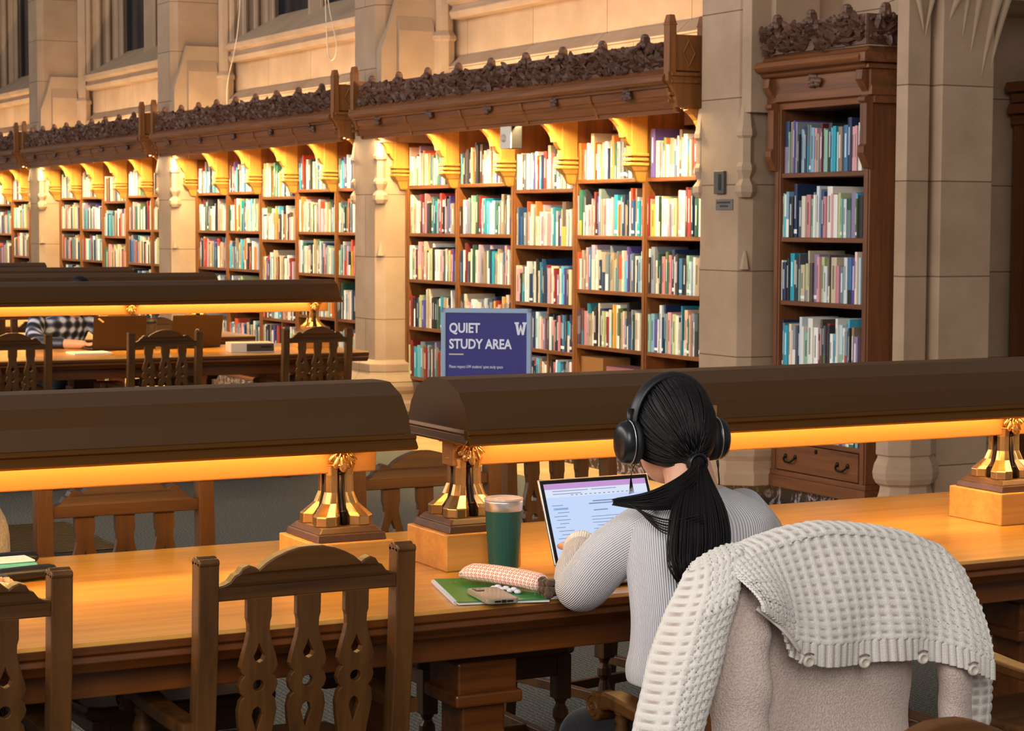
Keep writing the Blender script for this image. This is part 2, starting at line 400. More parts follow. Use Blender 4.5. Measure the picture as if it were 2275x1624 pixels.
def frieze_mesh(length, h, n, knobs, seed):
    rnd = random.Random(seed); m = MB(); m.box(.0, .025, 0, length, 0, h-.03)
    # undulating stem
    for ph in (0, PI):
        m.tube([(-.012, y*length/60, h*.45+h*.3*math.sin(y*length/60*2*PI/.48+ph)) for y in range(1, 60)], .009, 6)
    leafset(m, rnd, length, h, n)
    for k in range(knobs):
        y = (k+.5)*length/knobs; m.frust(-.03, .018, y-.022, y+.022, h-.03, h+.012, .004); m.ell((-.008, y, h+.014), (.022, .026, .016), 8, 5)
        for q in range(3): m.ell((-.03, y+(q-1)*.03, h-.03-.01*abs(q-1)), (.018, .018, .02), 7, 5)
    return m
SHELF = {'std': [1.872, 1.51, 1.157, .793, .41, .16], 'low': [1.819, 1.437, 1.047, .733, .42, .16]}
FRIEZE = None
def bay(i, label):
    global FRIEZE
    y0 = BAY[i]; y1 = y0+5*CW
    t = thing('bookcase', label, 'bookcase', (XW, y0, .135), 0, 'long bookcases with canopies')
    dx, dy, dz = -XW, -y0, -.135
    def mb(): return MB()
    def done(m, nm, mt, par=t, bevel=.003, **k):
        m.v = [(a+dx, b+dy, c+dz) for a, b, c in m.v]; return m.build(nm, mt, par, bevel, **k)
    for c in range(6):
        y = y0+c*CW; m = mb().box(XW, XW+.32, y-.026, y+.026, .135, 2.36)
        m.box(XW-.008, XW, y-.014, y+.014, .135, 1.95)
        done(m, 'upright', M['case'])
    for c in range(5):
        kind = 'low' if c == 2 else 'std'
        for z in SHELF[kind]: done(mb().box(XW+.006, XW+.31, y0+c*CW+.026, y0+(c+1)*CW-.026, z-.026, z), 'shelf', M['case_y'])
    y = y0+2*CW+CW*.44; done(mb().box(XW+.012, XW+.3, y-.011, y+.011, .42, 1.021), 'divider', M['case'])
    done(mb().box(XW+.3, XW+.33, y0, y1, .135, 2.4), 'back_panel', M['back'])
    done(mb().box(XW-.01, XW+.3, y0-.02, y1+.02, .135, .155), 'plinth', M['case_y'])
    # brackets
    for c in range(6):
        y = y0+c*CW
        m = mb().box(6.585, XW, y-.034, y+.034, 2.02, 2.33)
        out = [(6.59, 2.33), (6.438, 2.33), (6.438, 2.236), (6.47, 2.215), (6.505, 2.18), (6.525, 2.145), (6.53, 2.115), (6.545, 2.12), (6.555, 2.095), (6.57, 2.075), (6.59, 2.065)]
        vs, fs = shape([out], .05, lambda u, v, w: (u, y+w, v)); m.add(vs, fs)
        for z, e in ((2.012, .018), (1.982, .014), (1.953, .018)): m.box(6.585-e, XW, y-.034-e, y+.034+e, z-.009, z+.009)
        m.frust(6.595, XW, y-.03, y+.03, 1.965, 2.02, 0)
        m.v += []; 
        tp = [(6.575, XW, y-.045, y+.045, 1.944), (6.60, XW, y-.032, y+.032, 1.915), (6.615, XW, y-.024, y+.024, 1.905), (6.64, XW, y-.014, y+.014, 1.85), (6.66, XW, y-.008, y+.008, 1.84)]
        m.rings([[(a, b, z), (a, d_, z), (c_, d_, z), (c_, b, z)] for a, c_, b, d_, z in tp])
        done(m, 'bracket', M['bracket'])
    done(mb().box(6.431, 6.436, y0-.01, y1+.01, 2.250, 2.35), 'light_shield', M['case_y'], bevel=0)  # unseen board, added to keep tube light off the upper case back
    # canopy fascia: moulded length between the end boxes, set out along y
    a0, a1 = y0-.02, y1+.12
    prof = [(6.70, 2.41), (6.45, 2.37), (6.40, 2.34), (6.388, 2.235), (6.385, 2.222), (6.375, 2.225), (6.372, 2.246), (6.36, 2.25), (6.35, 2.29), (6.338, 2.30), (6.334, 2.315), (6.325, 2.32), (6.318, 2.362), (6.30, 2.366), (6.298, 2.378), (6.275, 2.385), (6.262, 2.40), (6.262, 2.42), (6.28, 2.44), (6.30, 2.445), (6.335, 2.475), (6.36, 2.475), (6.36, 2.46), (6.70, 2.46)]
    m = mb(); m.prism(prof, a0, a1, 'y'); fas = done(m, 'cornice', M['case_y'], bevel=0)
    for c in range(6):
        yy = a0+.02+(a1-a0-.04)*c/5; m = mb()
        m.prism([(6.385, 2.224), (6.365, 2.228), (6.345, 2.29), (6.318, 2.315), (6.305, 2.362), (6.33, 2.362), (6.385, 2.24)], yy-.016, yy+.016, 'y'); done(m, 'rib', M['case'], fas, .002)
    for c in range(5):
        yy = a0+(a1-a0)*(c+.5)/5; m = mb()
        for q in range(9): m.ell((6.305+R.uniform(-.012, .006), yy+R.uniform(-.035, .035), 2.345+R.uniform(-.025, .02)), (.018, .02, .018), 7, 5)
        done(m, 'carved_boss', M['carve'], fas, 0)
    L = a1-a0-.1; h = .19
    if FRIEZE is None: FRIEZE = frieze_mesh(L, h, 620, 9, 5).mesh('frieze', M['carve'])
    f = put('carved_frieze', FRIEZE, t); f.location = (6.335+dx, a0+.05+dy, 2.47+dz)
    # end boxes: two square posts and a sunk lozenge panel
    for y, s in ((a0, -1), (a1, 1)):
        e = mb().box(6.33, 6.545, y-.018 if s < 0 else y-.01, y+.01 if s < 0 else y+.018, 2.46, 2.665)
        pn = done(e, 'end_panel', M['case'])
        for x in (6.315, 6.54):
            p = mb().box(x-.024, x+.024, y-.03, y+.03, 2.44, 2.73); p.frust(x-.027, x+.027, y-.033, y+.033, 2.715, 2.725, 0); p.frust(x-.024, x+.024, y-.03, y+.03, 2.73, 2.775, .008)
            done(p, 'post', M['case'], pn, .002)
        m = mb(); yy = y+s*.022; cx = 6.43
        for ax, az in ((-1, -1), (-1, 1), (1, 1), (1, -1)):
            m.tube([(cx+ax*.04, yy, 2.56), (cx, yy, 2.56+az*.075)], .0055, 4)
        done(m, 'lozenge', M['case'], pn, 0)
        m = mb(); m.prism([(6.345, 2.25), (6.33, 2.33), (6.30, 2.38), (6.28, 2.40), (6.28, 2.45), (6.58, 2.45), (6.58, 2.40), (6.56, 2.25)], y-.035 if s < 0 else y, y if s < 0 else y+.035, 'y')
        for z, g in ((2.44, .05), (2.40, .045), (2.33, .025), (2.29, .012)): m.box(6.30, 6.575, y-g if s < 0 else y, y if s < 0 else y+g, z-.012, z+.006)
        done(m, 'end_cornice', M['case'])
        out = [(6.70, 2.38), (6.40, 2.38), (6.40, 2.26), (6.43, 2.245), (6.50, 2.235), (6.56, 2.205), (6.60, 2.17), (6.63, 2.12), (6.66, 2.10), (6.70, 2.10)]
        m = mb(); vs, fs = shape([out], .03, lambda u, v, w: (u, y+w-s*.03, v)); m.add(vs, fs); done(m, 'end_bracket', M['case'])
    # lamp tubes: under the soffit and on the canopy top
    m = mb(); m.lathe([(.010, y0+.02), (.010, y1-.02)], (6.410, 0, 2.266), 8, ax='y'); done(m, 'light_tube', M['strip'], fas, 0)
    m = mb(); m.lathe([(.013, a0+.35), (.013, a1-.35)], (6.62, 0, 2.50), 8, ax='y'); done(m, 'light_tube', M['wash'], fas, 0)
    return t
BL = ['nearest long oak bookcase, five columns under a carved canopy', 'second long oak bookcase, between the two inner stone pillars', 'third long oak bookcase, behind the second stone pillar', 'farthest long oak bookcase, cut by the photo edge']
for i in range(4): bay(i, BL[i])

# narrow bookcase beside the pillar
AX, AY0, AY1 = 6.60, 8.57, 9.42
def alcove():
    t = thing('bookcase', 'narrow dark oak bookcase with drawers and carved crest at the right', 'bookcase', (AX, AY0, .135))
    def done(m, nm, mt, par=t, bevel=.003, **k):
        m.v = [(a-AX, b-AY0, c-.135) for a, b, c in m.v]; return m.build(nm, mt, par, bevel, **k)
    for y in (AY0, AY1-.055):
        m = MB().box(AX, AX+.40, y, y+.055, .23, 2.23); m.box(AX-.006, AX, y+.012, y+.043, .23, 2.2); done(m, 'side_panel', M['alcove'])
    for z in (1.865, 1.515, 1.169, .80, .415): done(MB().box(AX+.008, AX+.36, AY0+.055, AY1-.055, z-.026, z), 'shelf', M['alcove_y'])
    done(MB().box(AX+.36, AX+.4, AY0, AY1, .2, 2.4), 'back_panel', M['back'])
    m = MB().box(AX-.012, AX+.4, AY0-.01, AY1+.01, .135, .20); m.box(AX-.006, AX+.4, AY0-.005, AY1+.005, .20, .23); done(m, 'plinth', M['alcove_y'])
    d = done(MB().box(AX-.004, AX+.3, AY0+.06, AY1-.06, .235, .385), 'drawer', M['alcove_y'])
    for y in (AY0+.19, AY1-.19):
        m = MB(); pts = smoothpts([(AX-.006, y-.045, .315), (AX-.02, y-.043, .302), (AX-.028, y-.02, .287), (AX-.028, y+.02, .287), (AX-.02, y+.043, .302), (AX-.006, y+.045, .315)], 4); m.tube(pts, .006, 8)
        for s in (-1, 1): m.ell((AX-.006, y+s*.045, .315), (.008, .014, .014), 8, 6)
        done(m, 'handle', M['iron'], d, 0, smooth=True)
    done(MB().box(AX-.012, AX, (AY0+AY1)/2-.008, (AY0+AY1)/2+.008, .352, .375), 'keyhole_plate', M['iron'], d)
    e = .06
    prof = [(AX+.4, 2.21), (AX-.0, 2.21), (AX-.004, 2.245), (AX-.018, 2.25), (AX-.02, 2.285), (AX-.03, 2.295), (AX-.03, 2.38), (AX-.065, 2.39), (AX-.07, 2.405), (AX-.10, 2.415), (AX-.115, 2.44), (AX-.10, 2.465), (AX-.06, 2.475), (AX-.04, 2.50), (AX+.4, 2.50)]
    m = MB(); m.prism(prof, AY0-.03, AY1+.05, 'y')
    for x0, x1, z0, z1, g in ((AX-.10, AX+.4, 2.415, 2.465, .07), (AX-.06, AX+.4, 2.385, 2.41, .05), (AX-.03, AX+.4, 2.25, 2.30, .04)): m.box(x0, x1, AY0-g, AY1+g, z0, z1)
    cor = done(m, 'cornice', M['alcove_y'], bevel=.004)
    for y in (AY0+.012, AY1-.012):       # scrolled side brackets
        out = [(AX+.0, 2.38), (AX-.07, 2.38), (AX-.075, 2.33), (AX-.055, 2.30), (AX-.03, 2.27), (AX-.03, 2.25), (AX-.055, 2.24), (AX-.055, 2.22), (AX-.04, 2.21), (AX-.04, 2.0), (AX-.055, 1.985), (AX-.055, 1.955), (AX-.05, 1.94), (AX-.02, 1.88), (AX, 1.87)]
        vs, fs = shape([out], .055, lambda u, v, w: (u, y+w, v)); m = MB(); m.add(vs, fs); done(m, 'bracket', M['alcove'])
    m = MB()
    for q in range(14): m.ell((AX-.04+R.uniform(-.015, .01), 8.995+R.uniform(-.05, .05), 2.355+R.uniform(-.028, .02)), (.018, .022, .018), 7, 5)
    done(m, 'carved_boss', M['carve'], cor, 0)
    h = .185
    m = frieze_mesh(AY1-AY0+.08, h, 150, 3, 11); f = m.build('carved_frieze', M['carve'], t, fixn=False); f.location = (-.075, -.05, 2.37)
    m = frieze_mesh(.42, h, 60, 2, 13); m.v = [(a, b, c) for a, b, c in m.v]; f = m.build('carved_frieze', M['carve'], t, fixn=False); f.location = (.35, -.055, 2.37); f.rotation_euler = (0, 0, PI/2)
    return t
alcove()
# dark bookcase in the arched recess, cut by the frame
t = thing('bookcase', 'dark bookcase edge in the arched recess at the photo edge', 'bookcase', (7.83, 8.72, 0))
m = MB().box(0, .5, .02, .165, 0, 2.14); m.box(.03, .06, .0, .02, 0, 2.1); m.build('side_panel', M['alcove'], t, .004)
m = MB()
for z, e in ((2.14, .02), (2.2, .05), (2.26, .03), (2.32, .07)): m.box(-e, .5, .02-e, .165, z, z+.055)
m.build('cornice', M['alcove_y'], t, .01)
m = frieze_mesh(.5, .17, 60, 2, 17); f = m.build('carved_frieze', M['carve'], t, fixn=False); f.location = (.5, .0, 2.375); f.rotation_euler = (0, 0, PI/2)

# ------------------------------------------------------------------ books
PAL = ['#e9e4d8', '#e9e4d8', '#f2efe8', '#f2efe8', '#ddd3c0', '#ddd3c0', '#e9e4d8', '#cfd8dc', '#8a8f98', '#2b2d33', '#191a1d', '#1c2f52', '#d99ba0', '#6f7f86', '#a9967d', '#c9b99c', '#d8c7a6', '#f5efdf', '#cfd8dc', '#bcd3dc', '#7fa6bd', '#3d6f97', '#234a78', '#1c2f52', '#2a7f93', '#1f9bb0', '#4fb0d0', '#2d6a55', '#1f4a3c', '#8bb5a0', '#6f7f86', '#8a8f98', '#4e5660', '#2b2d33', '#191a1d', '#2b211c', '#5a4a40', '#8c7a66', '#a9967d', '#b23a2c', '#8a2622', '#6d1f24', '#d8542f', '#e07a3c', '#d9a441', '#c77f86', '#d99ba0', '#b7a3b5', '#8d7b9a', '#54468f', '#b6c08a', '#5c6b3f', '#f2d9c4', '#e6b9a0']
NAMES = {'#e9e4d8': 'off-white', '#f2efe8': 'white', '#ddd3c0': 'cream', '#c9b99c': 'tan', '#d8c7a6': 'buff', '#f5efdf': 'ivory', '#cfd8dc': 'pale grey', '#bcd3dc': 'pale blue', '#7fa6bd': 'dusty blue', '#3d6f97': 'blue', '#234a78': 'dark blue', '#1c2f52': 'navy', '#2a7f93': 'teal', '#1f9bb0': 'turquoise', '#4fb0d0': 'sky blue', '#2d6a55': 'green', '#1f4a3c': 'dark green', '#8bb5a0': 'pale green', '#6f7f86': 'slate', '#8a8f98': 'grey', '#4e5660': 'dark grey', '#2b2d33': 'charcoal', '#191a1d': 'black', '#2b211c': 'brown-black', '#5a4a40': 'brown', '#8c7a66': 'taupe', '#a9967d': 'beige', '#b23a2c': 'red', '#8a2622': 'dark red', '#6d1f24': 'maroon', '#d8542f': 'orange-red', '#e07a3c': 'orange', '#d9a441': 'golden yellow', '#c77f86': 'rose', '#d99ba0': 'pink', '#b7a3b5': 'mauve', '#8d7b9a': 'lilac', '#54468f': 'purple', '#b6c08a': 'pale olive', '#5c6b3f': 'olive', '#f2d9c4': 'peach', '#e6b9a0': 'salmon'}
COOL = [c for c in PAL if c not in ('#d8542f', '#e07a3c', '#b23a2c', '#e6b9a0', '#d9a441', '#d8c7a6')]+['#1c2f52', '#2b2d33', '#3d6f97', '#cfd8dc', '#bcd3dc', '#4e5660', '#7fa6bd']
def book_geo(m, w, h, d, c, rnd, full=True):
    """spine towards -x, thickness along y from 0, standing on z = 0"""
    c = lin(c); e = .0022
    m.c = (.80, .76, .66); m.box(.006, d-.004, e, w-e, .004, h-.004)          # page block
    m.c = c
    m.box(.001, d, 0, e, 0, h); m.box(.001, d, w-e, w, 0, h)                   # boards
    k = rnd.random(); lum = .3*c[0]+.6*c[1]+.1*c[2]
    tc = tuple(v*.35 for v in c) if lum > .25 else tuple(min(1, v*1.2+.45) for v in c)
    zs = [0, h]; cs = [c]
    if full:
        if k < .09: zs = [0, h*.07, h*.15, h*.35, h*.78, h]; cs = [c, (.85, .84, .8), c, tc, c]
        elif k < .6: zs = [0, h*.3, h*.82, h]; cs = [c, tc, c]
        elif k < .66: zs = [0, h*.06, h*.14, h]; cs = [c, (.85, .84, .8), c]
        elif k < .82: q = rnd.uniform(.3, .75); zs = [0, h*q, h]; c2 = lin(rnd.choice(PAL)); cs = [c2, c]
    # rounded spine strip in bands
    n = 3 if full else 1
    ys = [0+w*i/(n) for i in range(n+1)]; bulge = [0] + [-.0035]*(n-1)+[0] if n > 1 else [0, 0]
    for a, b, cc in zip(zs, zs[1:], cs):
        text_band = cc is tc
        for i in range(n):
            m.c = (cc if (not text_band or i == n//2) else c)
            m.add([(bulge[i], ys[i], a), (bulge[i+1], ys[i+1], a), (bulge[i+1], ys[i+1], b), (bulge[i], ys[i], b)], [(0, 3, 2, 1)])
            if a == 0: m.c = c
    m.c = c
def fill(y_left, y_right, rnd, hmax, pal, gap=0.):
    """a row of books from the left (large y) to the right"""
    out = []; y = y_left-.004; lim = y_right+.004+gap
    while True:
        w = rnd.choice([.012, .016, .02, .024, .028, .034, .042])*rnd.uniform(.85, 1.15)
        if y-w < lim: break
        h = min(rnd.choice([.2, .21, .225, .23, .235, .24, .245, .25, .26, .28, .3]), hmax)*rnd.uniform(.97, 1.0)
        d = h*rnd.uniform(.66, .82) if h < .27 else h*.85
        d = min(d, .26)
        out.append((y-w, w, h, d, rnd.choice(pal), rnd.uniform(.004, .022))); y -= w+rnd.choice([.0005, .0005, .001, .003])
    return out
rows = []     # (where text, x front, z, books)
rnd = random.Random(21)
CN = ['first', 'second', 'third', 'fourth', 'fifth']
SN = ['top', 'second', 'third', 'fourth', 'fifth', 'lowest']
for bi in range(4):
    for c in range(5):
        cc = 4-c                      # photo-left column is the far one
        yl = BAY[bi]+(cc+1)*CW-.026; yr = BAY[bi]+cc*CW+.026
        kind = 'low' if cc == 2 else 'std'; zs = SHELF[kind]
        for si, z in enumerate(zs[:5]):
            up = zs[si-1]-.026 if si else z+.36
            hm = min(.31, up-z-.035)
            ran = [(yl, yr)]
            if cc == 2 and si in (3, 4): ym = BAY[bi]+2*CW+CW*.44; ran = [(yl, ym+.011), (ym-.011, yr)]
            for hi, (a, b) in enumerate(ran):
                g = 0.
                if bi == 0 and cc in (0, 1) and si == 4: continue
                bs = fill(a, b, rnd, hm, PAL, max(g, rnd.choice([0, 0, 0, .03, .07])))
                rows.append((bi, c, si, hi, len(ran), XW, z, bs))
alc = []
for si, z in enumerate((1.865, 1.515, 1.169, .80, .415)):
    alc.append((si, z, fill(AY1-.06, AY0+.06, rnd, .29, COOL, .0)))
def add_book(x, y, z, w, h, d, c, off, label, group):
    m = MB(); book_geo(m, w, h, d, c, R, True); me = m.mesh('book', M['book'])
    o = put('book', me); o.location = (x+off, y, z+.0005); tag(o, label, 'book', group)
def hword(h): return 'tall' if h > .255 else ('short' if h < .215 else 'mid-height')
def tword(w): return 'thin' if w < .018 else ('thick' if w > .033 else 'medium')
count = 0; rest = []
for si, z, bs in alc:
    for k, (y, w, h, d, c, off) in enumerate(bs):
        add_book(AX, y, z, w, h, d, c, off, f'{tword(w)} {hword(h)} {NAMES[c]} book, {ORD[k]} from left on {SN[si]} shelf of narrow bookcase', 'books in the narrow bookcase'); count += 1
# nearest first: right columns of the nearest bay, shelf by shelf
cand = [r for r in rows if r[0] == 0 and r[2] < 4]; cand.sort(key=lambda r: (-r[1], r[2]))
for r in rows:
    if not (r[0] == 0 and r[2] < 4): rest.append(r)
for r in cand:
    bi, c, si, hi, nh, x, z, bs = r
    if count+len(bs) > 300: rest.append(r); continue
    for k, (y, w, h, d, c_, off) in enumerate(bs):
        half = (' in left half of' if hi == 0 else ' in right half of') if nh > 1 else ' on'
        add_book(x, y, z, w, h, d, c_, off, f'{tword(w)} {hword(h)} {NAMES[c_]} book, {ORD[k]}{half} {SN[si]} shelf, {CN[c]} column, nearest bookcase', 'books in the nearest long bookcase'); count += 1
m = MB()
for bi, c, si, hi, nh, x, z, bs in rest:
    for (y, w, h, d, cc, off) in bs:
        n0 = len(m.v); book_geo(m, w, h, d, cc, rnd, bi < 2)
        m.v[n0:] = [(a+x+off, b+y, q+z+.0005) for a, b, q in m.v[n0:]]
o = m.build('books', M['book'], fixn=False); tag(o, 'rows of many coloured books filling the far bookcases', 'books', None, 'stuff')
m = MB(); m.c = lin('#b0793d'); m.box(6.74, 6.95, 11.52, 11.82, .4108, .715); o = m.build('box_file', M['book'], bevel=.003, fixn=False)
tag(o, 'ochre box on the lowest shelf, fourth column of nearest bookcase', 'box')
m = MB()
for k in range(2): m.c = lin(['#c58b86', '#a96d69'][k]); m.box(6.73, 6.9, 11.12, 11.48-.02*k, .4108+.13*k, .54+.13*k)
o = m.build('magazine_stack', M['book'], bevel=.002, fixn=False); tag(o, 'pink bound volumes stacked flat beside the ochre box on the lowest shelf', 'magazines')

# ------------------------------------------------------------------ tables
TY, TX0, TX1, HW = 4.44, -1.25, 5.37, .54
ROWS = [4.44, 12.70, 14.75, 16.8, 18.85]
def table(label):
    t = thing('library_table', label, 'table', (0, ROWS[0], 0), 0, 'long oak library tables')
    m = MB(); out = [(-HW+.012, .76), (HW-.012, .76), (HW, .754), (HW, .738), (HW-.008, .732), (HW-.004, .72), (HW-.02, .705), (HW-.03, .695), (-HW+.03, .695), (-HW+.02, .705), (-HW+.004, .72), (-HW+.008, .732), (-HW, .738), (-HW, .754)]
    m.prism(out, TX0, TX1, 'x'); tt = m.build('tabletop', [M['table'], M['apron']], t, .002)
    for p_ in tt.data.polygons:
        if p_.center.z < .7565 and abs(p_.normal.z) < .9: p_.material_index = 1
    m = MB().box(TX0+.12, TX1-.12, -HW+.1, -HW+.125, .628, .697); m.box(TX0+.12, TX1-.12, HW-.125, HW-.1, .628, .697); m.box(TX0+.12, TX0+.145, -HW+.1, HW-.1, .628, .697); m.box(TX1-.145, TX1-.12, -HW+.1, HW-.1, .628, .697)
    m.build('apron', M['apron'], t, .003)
    for x in (TX0+.35, .43, 2.09, 3.72, TX1-.35):
        for y in (-.29, .29):
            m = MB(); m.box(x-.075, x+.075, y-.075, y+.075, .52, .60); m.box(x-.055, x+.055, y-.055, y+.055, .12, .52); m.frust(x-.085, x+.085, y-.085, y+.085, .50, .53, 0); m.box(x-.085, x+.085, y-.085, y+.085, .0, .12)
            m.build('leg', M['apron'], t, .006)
        m = MB().box(x-.04, x+.04, -.22, .22, .09, .19); m.build('foot_rail', M['apron'], t, .005)
    m = MB().box(TX0+.35, TX1-.35, -.045, .045, .13, .2); m.build('stretcher', M['apron'], t, .005)
    return t
tb = table('nearest long oak table, with the laptop and green tumbler')
TL = ['second long oak table, with two dark laptops and a box', 'third long oak table, mostly hidden behind the second table lamp', 'fourth long oak table, far back by the third bookcase', 'farthest long oak table, its lamp end at the photo left edge']
for i in range(4): dup(tb, (0, ROWS[i+1], 0), 0, TL[i])

# ------------------------------------------------------------------ table lamps
def lamp(x0, x1, cols, label, y=ROWS[0], leafonly=()):
    t = thing('table_lamp', label, 'lamp', (0, y, .76), 0, 'long bronze table lamps'); Z = -.76
    half = [(.0, 1.212), (.05, 1.211), (.115, 1.185), (.15, 1.145), (.168, 1.100), (.182, 1.098), (.184, 1.080), (.192, 1.078), (.194, 1.066), (.186, 1.064), (.164, 1.09), (.14, 1.14), (.1, 1.175), (0, 1.195)]
    # outer skin with lip
    m = MB(); outer = half[:5]; inner = half[10:]
    ol = [(-a, b+Z) for a, b in outer[::-1]]+[(a, b+Z) for a, b in outer[1:]]
    il = [(a, b+Z-.004) for a, b in [(.16, 1.10), (.145, 1.14), (.11, 1.178), (.05, 1.203), (0, 1.204)]]; il = il+[(-a, b) for a, b in il[::-1][1:]]
    n = len(ol); prof = ol+il
    m.prism(prof, x0, x1, 'x', cap=False)
    for x in (x0, x1):
        e = .006*(1 if x == x1 else -1); m.prism(ol, x, x+e, 'x')
    sh = m.build('lamp_shade', M['shade'], t)
    m = MB()
    for s in (-1, 1):
        m.prism([(s*.160, 1.102+Z), (s*.178, 1.100+Z), (s*.183, 1.092+Z), (s*.179, 1.086+Z), (s*.186, 1.078+Z), (s*.192, 1.070+Z), (s*.186, 1.064+Z), (s*.165, 1.066+Z), (s*.158, 1.09+Z)], x0-.014, x1+.014, 'x')
    for x in (x0, x1):
        s = 1 if x == x1 else -1
        m.prism([(x-s*.012, 1.102+Z), (x+s*.008, 1.100+Z), (x+s*.012, 1.09+Z), (x+s*.009, 1.086+Z), (x+s*.02, 1.07+Z), (x+s*.014, 1.064+Z), (x-s*.012, 1.066+Z)], -.178, .178, 'y')
    m.build('rim', M['lip'], sh, .0015)
    m = MB().box(x0+.02, x1-.02, -.03, .03, 1.0+Z, 1.075+Z); m.build('beam', M['bar'], t, .003)
    for s in (-1, 1):
        m = MB(); m.lathe([(.011, x0+.06), (.011, x1-.06)], (0, s*.085, 1.080+Z), 8, ax='x'); m.build('lamp_tube', M['tube'], sh)
    m = MB().box(x0+.02, x1-.02, -.05, .05, 1.155+Z, 1.17+Z); m.build('tube_holder', M['bar'], sh, .002)
    def leaf(x, par):
        for sy in (-1, 1):
            m = MB()
            for an, L in ((-1.0, .030), (-.5, .034), (0, .040), (.5, .034), (1.0, .030)):
                ro = Matrix.Rotation(-an, 3, 'Y') @ Matrix.Rotation(sy*.25, 3, 'X')
                m.ell((x+.021*math.sin(an), sy*(.040-.006*abs(an)), 1.052+Z-.026*math.cos(an)), (.0125, .008, L*.62), 8, 7, ro)
                m.tube([(x+.004*math.sin(an), sy*.046, 1.062+Z), (x+.040*math.sin(an), sy*.047, 1.060+Z-.052*math.cos(an))], [.004, .0015], 5)
            for e in (-1, 1): m.ell((x+e*.026, sy*.047, 1.064+Z), (.022, .012, .010), 8, 6, Matrix.Rotation(e*.35, 3, 'Y'))
            m.ell((x, sy*.05, 1.056+Z), (.012, .01, .012), 8, 6)
            m.build('leaf_ornament', M['bronze'], par, smooth=True)
    for x in leafonly: leaf(x, t)
    for x in cols:
        b = MB().box(x-.1, x+.1, -.11, .11, 0, .088).build('plinth', M['plinth'], t, .003)
        m = MB().frust(x-.088, x+.088, -.098, .098, .088, .106, .004); m.frust(x-.08, x+.08, -.09, .09, .106, .12, .012); m.build('plinth_cap', M['plinth_dark'], b, .003)
        m = MB()
        for k in range(4):           # four flared angular shafts
            a = PI/4+k*PI/2; c, s = math.cos(a), math.sin(a); rs = []
            for z, off, r in ((.12, .058, .032), (.142, .058, .032), (.15, .051, .028), (.17, .034, .021), (.195, .026, .018), (.235, .025, .018), (.262, .028, .02)):
                rs.append([(x+c*off+r*math.cos(PI/8+PI/4*q), s*off+r*math.sin(PI/8+PI/4*q), z) for q in range(8)])
            m.rings(rs)
        m.lathe([(.042, .252), (.05, .26), (.034, .27)], (x, 0, 0), 12)
        col = m.build('column', M['bronze'], t, .002)
        m = MB()
        for k in range(4):
            a = k*PI/2; c, s = math.cos(a), math.sin(a)
            m.tube([(x+c*.048, s*.048, .12), (x+c*.04, s*.04, .15), (x+c*.03, s*.03, .19), (x+c*.029, s*.029, .255)], [.008, .007, .007, .007], 8)
            for z in (.15, .24): m.ell((x+c*(.04 if z < .2 else .03), s*(.04 if z < .2 else .03), z), (.0095, .0095, .005), 8, 5)
        m.build('rod', M['bronze_dark'], col, smooth=True)
        leaf(x, col)
    return t
lamp(2.145, 5.30, (2.19+.02, 3.90, 5.18), 'bronze lamp over the laptop, its beam ending beside the tumbler')
lamp(-1.17, 1.985, (1.875, .4, -1.05), 'bronze lamp at left of the nearest table, above the empty tabletop')
l2 = lamp(2.10, 5.32, (5.2, 2.3), 'bronze lamp on the second table, above the dark laptops', ROWS[1], (3.95,))
for i, lab in ((2, 'bronze lamp on the third table, just above the second lamp'), (3, 'bronze lamp on the fourth table, ending under the third bookcase'), (4, 'farthest bronze lamp, its tip at the photo left edge')):
    dup(l2, (-.1 if i < 4 else -.28, ROWS[i], .76), 0, lab)

